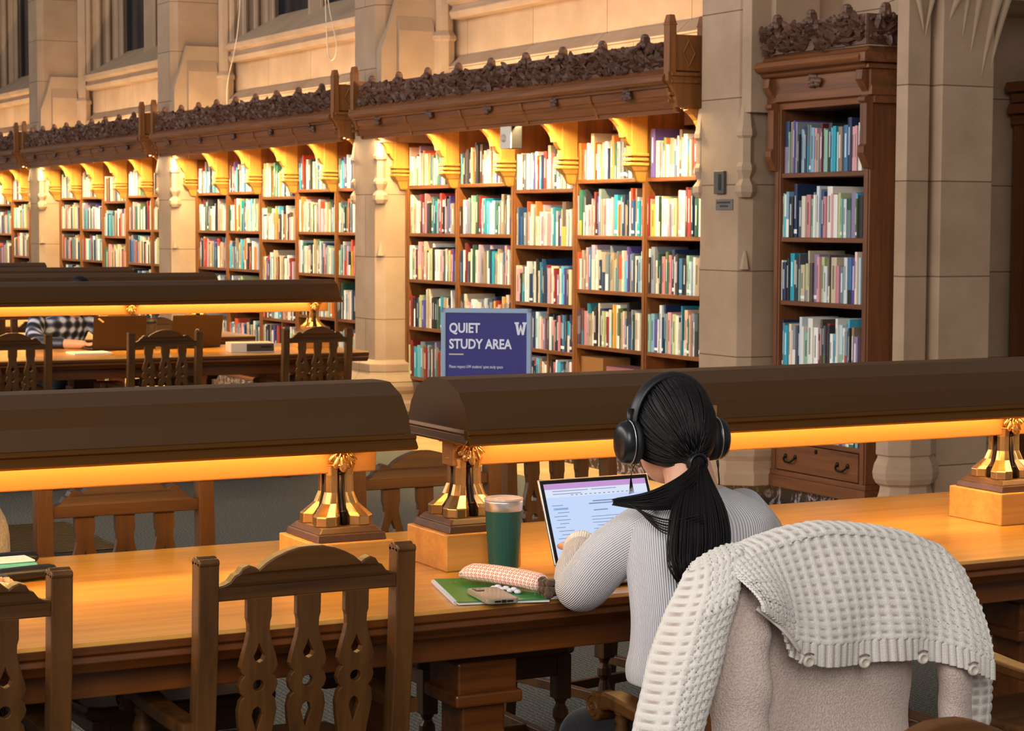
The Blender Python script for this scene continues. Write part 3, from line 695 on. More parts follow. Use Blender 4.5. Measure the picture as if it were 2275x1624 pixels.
# ------------------------------------------------------------------ chairs
def chair(label):
    t = thing('library_armchair', label, 'chair', (0, 0, 0), 0, 'oak library armchairs')
    for s in (-1, 1):
        m = MB(); x = s*.212
        m.prism([(-.022, .92), (.022, .92), (.03, .75), (.062, .46), (.055, .40), (.02, 0), (-.02, 0), (.012, .40), (.016, .47), (-.014, .75)], x-.021, x+.021, 'x')
        m.lathe([(.009, x-.021), (.009, x+.021)], (0, -.016, .917), 8, ax='x'); m.lathe([(.009, x-.021), (.009, x+.021)], (0, .016, .917), 8, ax='x'); m.lathe([(.01, x-.021), (.01, x+.021)], (0, 0, .92), 8, ax='x')
        m.build('post', M['chair'], t, .003)
    def yb(z): return lerp1([.46, .75, .94], [.035, .006, -.002], z)
    hf = [(.193, .838), (.193, .868), (.18, .870), (.168, .876), (.158, .889), (.15, .892), (.143, .903), (.13, .908), (.118, .904), (.110, .898), (.095, .911), (.075, .922), (.05, .932), (.025, .938)]
    ol = hf+[(0, .939)]+[(-a, b) for a, b in hf[::-1]]
    vs, fs = shape([ol], .032, lambda u, v, w: (u, yb(v)+w-.012*(1-(u/.19)**2), v), .003); m = MB(); m.add(vs, fs); m.build('crest_rail', M['chair_x'], t)
    m = MB().box(-.192, .192, yb(.5)-.014, yb(.5)+.014, .475, .525); m.build('lower_rail', M['chair_x'], t, .003)
    W = [(.84, .026), (.80, .026), (.79, .023), (.772, .022), (.75, .027), (.72, .036), (.702, .040), (.69, .036), (.684, .030), (.676, .037), (.662, .041), (.648, .037), (.640, .030), (.632, .037), (.61, .041), (.585, .038), (.55, .032), (.525, .03)]
    for cx in (-.105, 0, .105):
        ol = [(a, z) for z, a in W]+[(-a, z) for z, a in W[::-1]]
        drop = [(0, .748), (.005, .735), (.0115, .722), (.008, .713), (0, .709), (-.008, .713), (-.0115, .722), (-.005, .735)]
        low = [(0, .565), (.006, .585), (.011, .60), (.008, .612), (0, .618), (-.008, .612), (-.011, .60), (-.006, .585)]
        vs, fs = shape([ol, drop, circ(0, .662, .0115, 12), low], .018, lambda u, v, w: (cx+u, yb(v)+w-.008, v), .0015)
        m = MB(); m.add(vs, fs); m.build('splat', M['chair'], t)
    ol = [(-.205, .03), (-.235, .10), (-.25, .38), (-.235, .455), (-.2, .475), (0, .485), (.2, .475), (.235, .455), (.25, .38), (.235, .10), (.205, .03)]
    m = MB(); m.prism(ol, .422, .455, 'z'); m.build('seat', M['chair_x'], t, .012, seg=3)
    m = MB().box(-.2, .2, .435, .455, .365, .422); m.box(-.2, -.18, .06, .44, .365, .422); m.box(.18, .2, .06, .44, .365, .422); m.build('seat_frame', M['chair_x'], t, .003)
    for s in (-1, 1):
        x = s*.232
        sc0, sc1, sr = .425, .566, .031
        top = smoothpts([(.015, .596, 0), (.12, .592, 0), (.24, .594, 0), (.34, .602, 0), (.39, .603, 0)], 4)
        arc = [(sc0+sr*math.cos(q), sc1+sr*math.sin(q)) for q in [1.75-k*.3 for k in range(17)]]
        ol = [(p[0], p[1]) for p in top]+arc+[(.36, .572), (.24, .566), (.12, .564), (.015, .566)]
        vs, fs = shape([ol], .052, lambda u, v, w: (x+w, u, v), .006); m = MB(); m.add(vs, fs)
        for e in (-1, 1):
            m.tube([(x+e*.0265, sc0+sr*(.86-.80*k/26)*math.cos(1.9-k*.42), sc1+sr*(.86-.80*k/26)*math.sin(1.9-k*.42)) for k in range(27)], .0028, 5)
        m.build('arm', M['chair'], t)
        m = MB(); m.lathe([(.016, .45), (.016, .465), (.011, .475), (.019, .5), (.021, .52), (.012, .545), (.017, .555), (.013, .565), (.018, .568)], (s*.236, .34, 0), 12); m.build('arm_support', M['chair'], t, smooth=True)
        m = MB().box(s*.2-.022, s*.2+.022, .415, .459, .30, .422); m.lathe([(.02, .30), (.012, .285), (.021, .27), (.022, .25), (.013, .235), (.02, .2), (.022, .12), (.014, .03), (.02, .02), (.016, 0)], (s*.2, .437, 0), 12); m.build('leg', M['chair'], t, .003)
        m = MB().box(s*.2-.012, s*.2+.012, .04, .43, .16, .19); m.build('stretcher', M['chair'], t, .003)
    m = MB().box(-.2, .2, .24, .262, .16, .19); m.build('stretcher', M['chair_x'], t, .003)
    return t
ch = chair('oak armchair pushed in at the near side, left of the woman, empty'); ch.location = (1.549, 3.82, 0)
CH = [((.834, 3.82), 0, 'dark oak armchair back cut by the left photo edge, nearest table'),
      ((2.41, 3.285), 0, 'oak armchair under the cream cardigan, behind the woman'),
      ((3.385, 3.30), 0, 'oak armchair at the right edge, only its curved arm showing'),
      ((1.735, 2.06), PI, 'oak armchair crest at the bottom right corner, nearest of all'),
      ((1.565, 5.09), PI, 'oak armchair facing us across the empty left part of nearest table'),
      ((.945, 5.12), PI, 'oak armchair beyond the left photo edge carrying the pale knit jacket'),
      ((2.49, 5.25), PI, 'bright oak armchair facing us behind the tumbler and lamp column'),
      ((3.16, 5.68), PI+.22, 'brown oak armchair turned aside beyond the laptop screen'),
      ((3.935, 11.95), 0, 'middle oak armchair at the second table, before the left laptop'),
      ((4.924, 11.95), 0, 'right-end oak armchair at the second table, beside the white box'),
      ((3.01, 11.95), 0, 'left oak armchair at the second table, cut by photo edge'),
      ((4.42, 13.55), PI, 'oak armchair across the second table, behind the right laptop'),
      ((3.74, 13.95), PI, 'oak armchair of the person in plaid at the second table'),
      ((3.25, 14.02), 0, 'oak armchair before the third table, left of the person in plaid')]
for (x, y), rz, lab in CH: dup(ch, (x, y, 0), rz, lab)

# ------------------------------------------------------------------ things on the nearest table
T = .7605
def lid_laptop(name, label, hinge, rz, w, hgt, tilt, body, screen_fn=None, depth=.22, logo=None):
    t = thing(name, label, 'laptop', (*hinge, T), rz)
    m = MB().box(-w/2, w/2, -depth, 0, .004, .015); b = m.build('base', body, t, .004)
    m = MB().box(-w/2+.02, w/2-.02, -depth*.52, -.02, .0151, .0165); m.build('keyboard', M['black'], b)
    m = MB().box(-w*.17, w*.17, -depth+.012, -depth*.56, .0151, .0158); m.build('trackpad', mat(name+'_pad', '#b9b9bc', .35), b)
    c, s = math.cos(tilt), math.sin(tilt)
    def fr(u, v, q): return (u, v*s-q*c*-1*-1 if 0 else v*s+q*c, .016+v*c-q*s)     # q > 0 points to the back
    m = MB()
    def pl(u0, u1, v0, v1, q0, q1):
        n0 = len(m.v); m.box(u0, u1, v0, v1, q0, q1); m.v[n0:] = [fr(*p) for p in m.v[n0:]]
    pl(-w/2, w/2, 0, hgt, 0, .006); lid = m.build('lid', body, t, .004)
    m = MB(); pl(-w/2+.004, w/2-.004, .006, hgt-.004, -.0012, .0005); m.build('bezel', M['black'], lid)
    if screen_fn:
        m = MB(); mats = screen_fn(m, pl, w, hgt); m.build('screen', mats, lid)
    if logo: logo(lid, fr, w, hgt)
    return t
def docs(m, pl, w, h):
    mats = [emis('screen_page', '#c9ddff', .95), emis('screen_bar', '#d9a6e6', .8), emis('screen_ink', '#8d9cc6', .8), emis('screen_tool', '#dfe8fb', .95), emis('screen_mark', '#a9c7fb', .9)]
    x0, x1, y0, y1 = -w/2+.012, w/2-.012, .016, h-.013
    m.m = 0; pl(x0, x1, y0, y1, -.0018, -.001)
    m.m = 1; pl(x0, x1, y1-.014, y1, -.002, -.0017)
    m.m = 3; pl(x0, x1, y1-.034, y1-.014, -.002, -.0017)
    m.m = 2; r = random.Random(3)
    def ln(a, b, y, hh=.0016): m.m = 2; pl(a, b, y, y+hh, -.0023, -.0019)
    ln(x0+.02, x0+.12, y1-.02); ln(x0+.13, x0+.2, y1-.02); ln(x0+.02, x0+.1, y1-.027)
    for k in range(14): a = x0+.07+k*.013; ln(a, a+.006, y1-.031, .002)
    for k in range(12): a = x0+.012+.006*(k % 3); ln(a, a+r.uniform(.025, .045), y1-.055-k*.009)
    m.m = 4; pl(x0+.014, x0+.055, y1-.066, y1-.06, -.0022, -.0018)
    for k in range(13):
        a = x0+.115+(.012 if k % 4 == 0 else 0); b = a+r.uniform(.08, .12)
        if k in (0, 1): ln(a, b, y1-.05-k*.006, .003)
        elif k == 3: ln(a+.01, a+.05, y1-.05-k*.0075, .0026)
        elif k > 4: ln(a, b, y1-.05-k*.0075, .0014)
    return mats
silver = mat('silver_aluminium', '#c6c4c2', .32, .9)
lid_laptop('laptop', 'open silver laptop with a lit document screen in front of the woman', (2.492, 4.215), .03, .312, .212, .40, silver, docs)
# tumbler
t = thing('tumbler', 'dark green insulated tumbler with steel rim and clear lid', 'tumbler', (2.22, 4.25, T))
m = MB(); m.lathe([(.030, 0), (.033, .001), (.034, .006), (.0435, .15), (.0435, .151)], n=32); g = mat('green_powder_coat', '#0f4a40', .5); m.build('cup', g, t, smooth=False, bevel=.001)
m = MB(); m.lathe([(.0432, .151), (.0445, .153), (.0455, .172), (.045, .175), (.042, .175), (.041, .15)], n=32, cap=False); m.build('rim', M['steel'], t, smooth=True)
cl = mat('clear_plastic', '#e3cfc6', .2, Transmission_Weight=.35, IOR=1.3)
m = MB(); m.lathe([(.0, .168), (.041, .170), (.0445, .1752), (.0468, .177), (.0455, .181), (.040, .182), (.038, .177), (0, .177)], n=32, cap=False); m.box(-.012, .012, -.02, .004, .175, .18); m.build('lid', cl, t, smooth=False)
# notebook
def quadframe(o, ax, ay):
    o, ax, ay = Vector(o), Vector(ax), Vector(ay); az = Vector((0, 0, 1))
    return lambda u, v, w: tuple(o+ax*u+ay*v+az*w)
NBX, NBY, NBR = 1.943, 3.934, -.27
t = thing('notebook', 'green cover spiral notebook with a worn corner at the table edge', 'notebook', (NBX, NBY, T), NBR)
m = MB().box(.004, .205, .004, .291, .001, .0065); m.build('pages', mat('paper', '#e9e8ec', .8), t)
m = MB().box(0, .208, 0, .295, .0066, .0085); nb = m.build('cover', mat('green_card', '#1c7a34', .42), t, .0008)
m = MB()
for k in range(7): m.box(*(lambda a, b: (a, a+.003, b, b+.003))(R.uniform(.02, .19), R.uniform(.01, .26)), .0086, .0088)
m.build('scuff', mat('scuff', '#cfe0cf', .8), nb)
m = MB()
for k in range(28):
    y = .012+k*.0098; m.tube([(-.002+.0045*math.cos(a), y+.002*a/6, .005+.0045*math.sin(a)) for a in [2*PI*q/8 for q in range(9)]], .0009, 4)
m.build('spiral', mat('white_wire', '#dcdfe8', .4), t)
# phone
t = thing('phone', 'phone in a clear case lying face down on the green notebook', 'phone', (2.03, 3.938, T+.0092), -.14)
m = MB(); rr = .01; ol = [(sx*(.034-rr)+rr*math.cos(a), sy*(.071-rr)+rr*math.sin(a)) for sx, sy, a0 in ((1, 1, 0), (-1, 1, PI/2), (-1, -1, PI), (1, -1, 3*PI/2)) for a in [a0+PI/2*q/4 for q in range(5)]]
m.prism(ol, 0.001, .009, 'z'); m.build('body', mat('phone_back', '#9a8f80', .3), t, .002)
m = MB(); o2 = [(x*1.06, y*1.03) for x, y in ol]; m.prism(o2, .0002, .0112, 'z'); m.build('case', mat('clear_case', '#c9bda8', .15, Transmission_Weight=.6, IOR=1.2), t, .002)
m = MB(); m.prism([(x*.28-.016, y*.24+.048) for x, y in ol], .0112, .0128, 'z'); b = m.build('camera_bump', mat('camera_glass', '#241d1c', .15), t, .0008)
m = MB().box(-.02, -.006, -.0745, -.0725, .004, .008); m.box(.008, .022, -.0745, -.0725, .004, .008); m.box(-.004, .006, -.0745, -.0725, .003, .009); m.build('port', M['black'], t)
# patterned pouch
def pouchmat():
    m = mat('pouch_cloth', '#e6d8cd', .7); n = NT(m); c = n.n('ShaderNodeTexCoord').outputs['UV']
    mp = n.n('ShaderNodeMapping'); mp.inputs['Scale'].default_value = (10, 14, 1); n.l(c, mp.inputs[0])
    v = n.n('ShaderNodeTexVoronoi', i_Scale=1.7, i_Randomness=0.); n.l(mp.outputs[0], v.inputs['Vector'])
    n.l(n.ramp(v.outputs['Distance'], [(.0, '#e6d8cd'), (.16, '#e6d8cd'), (.2, '#d9653f'), (.36, '#d9653f'), (.4, '#e9dfd6')]), n.b.inputs['Base Color']); return m
t = thing('pencil_pouch', 'cream pencil pouch with orange flower print lying across the notebook', 'pouch', (2.11, 4.045, T+.009), 0)
pts = smoothpts([(-.046, .112, .014), (-.034, .085, .024), (-.014, .035, .027), (.008, -.02, .027), (.028, -.075, .026), (.044, -.118, .022)], 5)
m = MB(); n = len(pts); m.tube(pts, [(.028*(.35+.65*min(1, k/5, (n-1-k)/4+.35)), .021*(.3+.7*min(1, k/6, (n-1-k)/4+.5))) for k in range(n)], 16); m.build('bag', pouchmat(), t, smooth=True)
m = MB(); m.tube([(p[0]-.021, p[1]-.008, p[2]+.004) for p in pts[3:-3]], .0035, 6); m.build('zip', mat('zip_tape', '#cfcad2', .5), t, smooth=True)
m = MB()
for k in range(7): a = pts[14+k]; m.ell((a[0]-.032, a[1]-.006, .004+.004*(k % 2)), (.008, .010, .005), 8, 5)
m.build('frill', mat('lace', '#ddd8e2', .7), t, smooth=True)
m = MB()
for k in range(34):
    c = (.045+R.uniform(-.018, .018), -.145+R.uniform(-.022, .022), .02+R.uniform(-.016, .014)); m.ell(c, (.012, .010, .009), 6, 4, Matrix.Rotation(R.uniform(0, 3), 3, 'X'))
m.build('fur_charm', fabric('brown_fur', '#6e5138', '#33241a', 500), t, smooth=True)
t = MB().box(-.04, .04, -.035, .035, 0, .012).build('card_wallet', M['black'], None, .004); t.location = (2.345, 4.10, T); t.rotation_euler = (0, 0, -.4); tag(t, 'small black wallet tucked beside the laptop corner', 'wallet')
# left edge clutter
def pill(nm, lab, cat, loc, L, r, rz, mt, flat=.6):
    m = MB(); m.tube([(x*L, 0, r*flat) for x in (-1, -.97, -.9, -.75, 0, .75, .9, .97, 1)], [(r*q, r*q*flat) for q in (.25, .5, .8, .97, 1, .97, .8, .5, .25)], 16)
    o = m.build(nm, mt, None, smooth=True); o.location = loc; o.rotation_euler = (0, 0, rz); return tag(o, lab, cat)
pill('sunglasses_case', 'black rounded sunglasses case nearest the left photo edge', 'case', (1.20, 4.66, T), .075, .028, .2, M['black'])
pill('spectacle_case', 'second black case behind the turquoise wallet at the left edge', 'case', (1.215, 4.89, T), .075, .026, .1, M['black'])
t = thing('wallet', 'turquoise and white wallet between two black cases at left edge', 'wallet', (1.17, 4.775, T), .05)
MB().box(-.09, .075, -.045, .045, 0, .028).build('body', mat('turquoise', '#58b3ac', .5), t, .006); MB().box(-.09, .07, -.04, .04, .0285, .034).build('flap', mat('pale_flap', '#cfe6e4', .5), t, .003)
m = MB()
for k in range(40): m.ell((R.uniform(-.06, .05), R.uniform(-.05, .04), R.uniform(.005, .02)), (.012, .01, .006), 6, 4, Matrix.Rotation(R.uniform(0, 3), 3, 'X'))
o = m.build('crumpled_scarf', fabric('scarf', '#d9b58f', '#8d6a5c', 60), None, smooth=True); o.location = (1.10, 4.56, T); tag(o, 'crumpled beige scarf beside the black case at left edge', 'scarf')
m = MB(); pts = smoothpts([(.06, .0, .0), (.07, -.01, .16), (.075, -.02, .30), (.055, -.02, .40), (.0, 0, .455), (-.09, .0, .47)], 5); m.tube(pts, [(.07+.012*math.sin(k*.6), .05) for k in range(len(pts))], 18)
o = m.build('knit_jacket', fabric('grey_knit', '#cfc4b2', '#a89c8c', 120), None, smooth=True); o.location = (1.145, 5.13, .44); tag(o, 'pale knit jacket heaped over a chair corner at the left photo edge', 'jacket')

# ------------------------------------------------------------------ second table things
dark = mat('laptop_dark', '#3a2a18', .42, .3)
def ring_logo(lid, fr, w, h):
    m = MB(); a = [2*PI*k/20 for k in range(21)]
    m.tube([fr(.0+.012*math.cos(q), h*.5+.012*math.sin(q), .0065) for q in a], .0014, 6); m.tube([fr(-.011, h*.5, .0065), fr(.011, h*.5, .0065)], .0012, 6)
    m.build('logo', mat('logo_light', '#e0c9a0', .4), lid)
def sticker(lid, fr, w, h):
    m = MB(); vs = [fr(*p) for p in ((w*.33, h*.80, .0063), (w*.43, h*.92, .0063), (w*.40, h*.95, .0063), (w*.30, h*.83, .0063))]; m.add(vs, [(0, 1, 2, 3)]); m.build('sticker', mat('sticker', '#e8c48c', .5), lid)
lid_laptop('laptop', 'dark laptop with a small sticker, back to us, left on second table', (3.93, 12.88), PI, .35, .215, .22, dark, None, .24, sticker)
lid_laptop('laptop', 'dark laptop with a ring logo, back to us, right on second table', (4.46, 12.92), PI, .345, .215, .3, dark, None, .24, ring_logo)
t = thing('travel_mug', 'black travel mug between the two dark laptops', 'mug', (4.17, 12.98, T)); MB().lathe([(.036, 0), (.045, .16), (.046, .165)], n=20).build('cup', mat('mug_dark', '#3c3024', .4), t); MB().lathe([(.047, .165), (.048, .18), (.04, .195), (.02, .197)], n=20).build('lid', M['black'], t)
t = thing('paper_box', 'low white box on the second table beside a chair back', 'box', (4.66, 12.44, T), -.15)
MB().box(-.14, .14, -.09, .09, 0, .06).build('body', mat('white_card', '#d8ccba', .7), t, .002)
MB().box(-.04, .135, -.0915, -.09, .006, .054).build('end_label', mat('box_label', '#4a3527', .6), t); MB().box(.05, .12, -.0925, -.0915, .028, .04).build('label_line', M['black'], t)
o = MB().box(-.12, .12, -.1, .1, 0, .012).build('open_notepad', mat('cream_paper', '#efe6cf', .8), None, .002); o.location = (3.66, 12.62, T); tag(o, 'white notepad on the second table before the plaid shirt', 'notepad')  # notepad in plain warm-white paper
# wire rack
t = thing('wire_rack', 'wire rack standing at the end of the second table', 'rack', (5.42, 13.55, 0))
m = MB()
for k in range(9): m.tube([(-.2+.05*k, 0, .15), (-.2+.05*k, 0, .66)], .004, 6)
for k in range(8): m.tube([(-.21, 0, .2+.06*k), (.21, 0, .2+.06*k)], .004, 6)
m.build('grid', mat('wire', '#b8ab98', .4, .7), t)
for x in (-.2, .2): MB().box(x-.01, x+.01, -.12, .12, 0, .02).build('foot', M['iron'], t); MB().lathe([(.008, .02), (.008, .68)], (x, 0, 0), 8).build('upright', M['iron'], t)

# ------------------------------------------------------------------ sign
sa = Vector((3.935, 8.13)); sb = Vector((4.262, 7.9)); d2 = (sb-sa); sw = d2.length; d2.normalize()
t = thing('sign_stand', 'purple quiet study area sign in a silver frame on a floor stand', 'sign', ((sa.x+sb.x)/2, (sa.y+sb.y)/2, 0), math.atan2(d2.y, d2.x))
SB, ST = .80, 1.213
b = MB(); h2 = sw/2
for a in ((-h2, -h2+.022, SB, ST), (h2-.022, h2, SB, ST), (-h2, h2, ST-.022, ST), (-h2, h2, SB, SB+.022)): b.box(a[0], a[1], -.012, .012, a[2], a[3])
b.build('frame', mat('frame_silver', '#9fb4cf', .35, .4), t, .004)
MB().box(-h2+.02, h2-.02, -.006, .006, SB+.02, ST-.02).build('poster', mat('poster_purple', '#33307c', .4), t)
white = mat('sign_white', '#e4e6f5', .5); gold = mat('sign_gold', '#cbbfa8', .5)
F = lambda u, v, w: (u, -.0072-w, v)
m = MB()
vs, fs = text('QUIET', .059, lambda u, v, w: F(-h2+.036+u*.80, ST-.106+v, w), .0008, bold=.0016); m.add(vs, fs)
vs, fs = text('STUDY AREA', .059, lambda u, v, w: F(-h2+.036+u*.80, ST-.176+v, w), .0008, bold=.0016); m.add(vs, fs); m.build('heading', white, t, fixn=False); m = MB()
vs, fs = text('Please respect UW students\u2019 quiet study space', .019, lambda u, v, w: F(-h2+.036+u*.66, ST-.262+v, w), .0008); m.add(vs, fs)
m.build('small_print', white, t, fixn=False)
m = MB().box(-h2+.036, -h2+.10, -.0082, -.007, ST-.205, ST-.199); m.build('gold_bar', gold, t)
m = MB(); wx, wz, ww, wh = h2-.075, ST-.115, .054, .056        # slab-serif W
pol = [[(0, wh), (.36*ww, wh), (.36*ww, wh*.86), (.29*ww, wh*.86), (.36*ww, wh*.36), (.47*ww, wh*.8), (.53*ww, wh*.8), (.64*ww, wh*.36), (.71*ww, wh*.86), (.64*ww, wh*.86), (.64*ww, wh), (ww, wh), (ww, wh*.86), (.93*ww, wh*.86), (.76*ww, 0), (.60*ww, 0), (.5*ww, wh*.42), (.40*ww, 0), (.24*ww, 0), (.07*ww, wh*.86), (0, wh*.86)]]
vs, fs = shape(pol, .0008, lambda u, v, w: F(wx+u, wz+v, w)); m.add(vs, fs); m.build('letter_mark', white, t, fixn=False)
MB().box(.02, h2-.03, -.0082, -.007, SB+.035, SB+.045).build('footer_bar', white, t)
pole = mat('pole_blue_grey', '#7f93ab', .35, .6)
MB().lathe([(.013, .02), (.013, SB+.01)], (0, .0, 0), 14).build('pole', pole, t, smooth=False); MB().lathe([(.14, 0), (.14, .012), (.02, .022), (.016, .05)], n=28).build('base', pole, t)

# ------------------------------------------------------------------ small things on the walls and floor
t = thing('alarm_strobe', 'white and black boxed fixture hanging under the nearest canopy', 'fixture', (6.35, 12.15, 2.08))
MB().box(0, .008, -.075, .075, 0, .145).build('face', mat('fixture_white', '#d9d3c4', .5), t, .002); MB().box(.008, .085, -.075, .075, 0, .145).build('housing', mat('fixture_black', '#0c0b0a', .6), t, .003)
m = MB(); m.lathe([(.02, -.02), (.028, -.006), (.028, 0)], (0, .02, .07), 14, ax='x'); m.build('lens', mat('fixture_lens', '#b8b2a6', .3), t); MB().box(.03, .05, -.01, .01, .145, .18).build('bracket', M['iron'], t)
t = thing('card_reader', 'small dark card reader mounted on the near stone pillar', 'device', (6.46, 9.735, 1.755)); MB().box(-.022, 0, -.05, .05, 0, .128).build('body', mat('reader_grey', '#4e4a46', .4), t, .004); MB().box(-.024, -.022, -.028, .0, .02, .11).build('slot', M['black'], t)
t = thing('wall_plaque', 'small grey metal plaque below the card reader on the pillar', 'plaque', (6.46, 9.70, 1.665)); MB().box(-.006, 0, -.085, .085, 0, .06).build('plate', mat('plaque_grey', '#77716b', .4, .5), t, .001)
m = MB()
for z, a, b in ((.036, -.06, .06), (.016, -.04, .04)):
    k = a
    while k < b: m.box(-.0068, -.006, k, k+.012, z, z+.011); k += .017
m.build('engraving', M['black'], t)
t = thing('floor_vent', 'dark slatted metal vent in the carpet at the left', 'vent', (2.66, 10.13, .0), -.0)
m = MB()
for k in range(22): m.box(-.27, .27, -.5+k*.046, -.5+k*.046+.02, .001, .012)
m.build('slats', mat('vent_bronze', '#4a3c28', .4, .5), t); MB().box(-.3, .3, -.54, .54, 0, .004).build('tray', mat('vent_dark', '#151210', .6), t)
cab = mat('cable_white', '#cfc3ac', .5)
for lab, pts in (('pale cable hanging slantwise over the left end of second bookcase', [(6.93, 18.75, 4.0), (6.93, 18.72, 3.7), (6.93, 18.83, 3.32), (6.94, 19.1, 2.95), (6.95, 19.15, 2.70)]), ('looped pale cord hanging high on the wall above the second bookcase', [(6.94, 16.6, 3.9), (6.94, 16.58, 3.5), (6.94, 16.4, 3.1), (6.94, 16.5, 2.98), (6.94, 16.6, 3.1), (6.94, 16.65, 3.6)]), ('pale cable running down the wall by the third bay', [(6.94, 20.6, 3.6), (6.94, 20.75, 3.2), (6.95, 20.95, 2.75)])):
    m = MB(); m.tube(smoothpts(pts, 6), .006, 6); o = m.build('wall_cable', cab, None, smooth=True); tag(o, lab, 'cable')

# ------------------------------------------------------------------ people
def knitmat(name, a, b, nu, nv, mode='rib', strength=.6):
    m = mat(name, a, .92, spec=.12); t = NT(m); c = t.n('ShaderNodeTexCoord').outputs['UV']
    sp = t.n('ShaderNodeSeparateXYZ'); t.l(c, sp.inputs[0])
    def wv(o, n):
        q = t.n('ShaderNodeMath', operation='MULTIPLY'); q.inputs[1].default_value = n*PI; t.l(o, q.inputs[0])
        k = t.n('ShaderNodeMath', operation='SINE'); t.l(q.outputs[0], k.inputs[0])
        g = t.n('ShaderNodeMath', operation='ABSOLUTE'); t.l(k.outputs[0], g.inputs[0]); return g.outputs[0]
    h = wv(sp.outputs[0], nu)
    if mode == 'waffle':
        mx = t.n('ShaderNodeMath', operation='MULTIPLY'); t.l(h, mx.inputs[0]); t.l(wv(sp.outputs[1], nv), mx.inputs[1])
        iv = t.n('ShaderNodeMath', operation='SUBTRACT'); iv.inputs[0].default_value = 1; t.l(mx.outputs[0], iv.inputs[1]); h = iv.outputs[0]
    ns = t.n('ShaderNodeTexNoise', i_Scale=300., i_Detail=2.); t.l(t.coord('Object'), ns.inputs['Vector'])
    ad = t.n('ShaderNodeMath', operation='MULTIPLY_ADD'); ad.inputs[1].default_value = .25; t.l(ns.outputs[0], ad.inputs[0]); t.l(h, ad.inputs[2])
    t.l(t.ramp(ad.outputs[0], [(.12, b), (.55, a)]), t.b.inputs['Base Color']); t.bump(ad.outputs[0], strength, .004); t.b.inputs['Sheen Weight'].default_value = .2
    return m
skin = mat('skin', '#d9a184', .5, Subsurface_Weight=.08)
hairm = mat('black_hair', '#0a0809', .55, spec=.3)
def loftz(m, st, n=28):          # (z, cx, cy, rx, ry[, power])
    rs = []
    for q in st:
        z, cx, cy, rx, ry = q[:5]; p = q[5] if len(q) > 5 else 2.3; r = []
        for i in range(n):
            a = 2*PI*i/n; c, s = math.cos(a), math.sin(a)
            r.append((cx+rx*math.copysign(abs(c)**(2/p), c), cy+ry*math.copysign(abs(s)**(2/p), s), z))
        rs.append(r)
    return m.rings(rs)
def densify(st, k=4):
    out = []
    for i in range(len(st)-1):
        a, b, c, d = st[max(i-1, 0)], st[i], st[i+1], st[min(i+2, len(st)-1)]
        for j in range(k):
            t = j/k; out.append(tuple(.5*((2*B)+(C-A)*t+(2*A-5*B+4*C-D)*t*t+(3*B-A-3*C+D)*t**3) for A, B, C, D in zip(a, b, c, d)))
    return out+[tuple(st[-1])]
def limb(m, pts, rad, n=20, k=6, flat=1.):
    P = smoothpts(pts, k); rr = smoothpts([(r, 0, 0) for r in rad], k)
    return m.tube(P, [(r[0], r[0]*flat) for r in rr], n)
def hand(m, wrist, direc, side, r=.95):
    d = Vector(direc).normalized(); sd = Vector((d.y, -d.x, 0)).normalized()*side; up = Vector((0, 0, 1)); w0 = Vector(wrist)
    limb(m, [w0-d*.02, w0+d*.02, w0+d*.05, w0+d*.085+up*.002], [.022, .028, .034, .03], 14, 4, .5)
    for k, (o, L) in enumerate(((-.026, .072), (-.009, .082), (.009, .076), (.025, .06))):
        b = w0+d*.075+sd*o*r; limb(m, [b, b+d*L*.45+up*.010, b+d*L*.8+up*.002, b+d*L*.98-up*.012], [.0085, .008, .0075, .006], 8, 4)
    b = w0+d*.03-sd*.026; limb(m, [b, b-sd*.018+d*.025, b-sd*.020+d*.055-up*.004], [.011, .0095, .0075], 8, 4)
def head_geo(m, c, f):           # face along f (unit, horizontal)
    f = Vector((*f, 0)).normalized(); rt = Vector((f.y, -f.x, 0)); c = Vector(c)
    rot = Matrix((rt, f, Vector((0, 0, 1)))).transposed()
    def P(x, y, z): return tuple(c+rot @ Vector((x, y, z)))
    m.ell(c, (.074, .096, .102), 24, 16, rot); m.ell(P(0, .03, -.055), (.058, .066, .072), 20, 12, rot); m.ell(P(0, .07, -.098), (.026, .026, .022), 12, 8, rot)
    m.ell(P(0, .098, -.03), (.013, .02, .026), 10, 8, rot); m.ell(P(0, .104, -.044), (.018, .014, .011), 10, 8, rot)
    m.ell(P(0, .092, -.072), (.024, .012, .007), 10, 6, rot); m.ell(P(0, .09, -.082), (.02, .012, .007), 10, 6, rot)
    m.ell(P(0, .085, .012), (.055, .018, .012), 12, 8, rot)
    for s in (-1, 1): m.ell(P(s*.078, -.005, -.012), (.012, .02, .032), 10, 8, rot); m.ell(P(s*.04, .065, -.04), (.025, .025, .024), 10, 8, rot)
    return P, rot
def eyes(P, par, off):
    for s in (-1, 1):
        m = MB(); m.ell(tuple(Vector(P(s*.031, .083, -.004))-Vector(off)), (.013, .012, .009), 12, 8); m.build('eye', mat('eye_dark', '#2a1a14', .2), par, smooth=True)
def shifted(m, o): m.v = [(a-o[0], b-o[1], c-o[2]) for a, b, c in m.v]; return m
def remesh(o, v, sm=6):
    r = o.modifiers.new('remesh', 'REMESH'); r.mode = 'VOXEL'; r.voxel_size = v; r.use_smooth_shade = True
    q = o.modifiers.new('smooth', 'SMOOTH'); q.factor = .5; q.iterations = sm
O = (2.40, 3.62, 0)
pr = thing('person', 'person with a black ponytail and pale ribbed sweater working at the laptop', 'person', O)
HC = (2.402, 3.80, 1.138); HF = (.06, 1)
m = MB(); P, HR = head_geo(m, HC, HF)
limb(m, [(2.405, 3.715, .98), (2.408, 3.745, 1.04), (2.41, 3.785, 1.10)], [.062, .054, .052], 18)
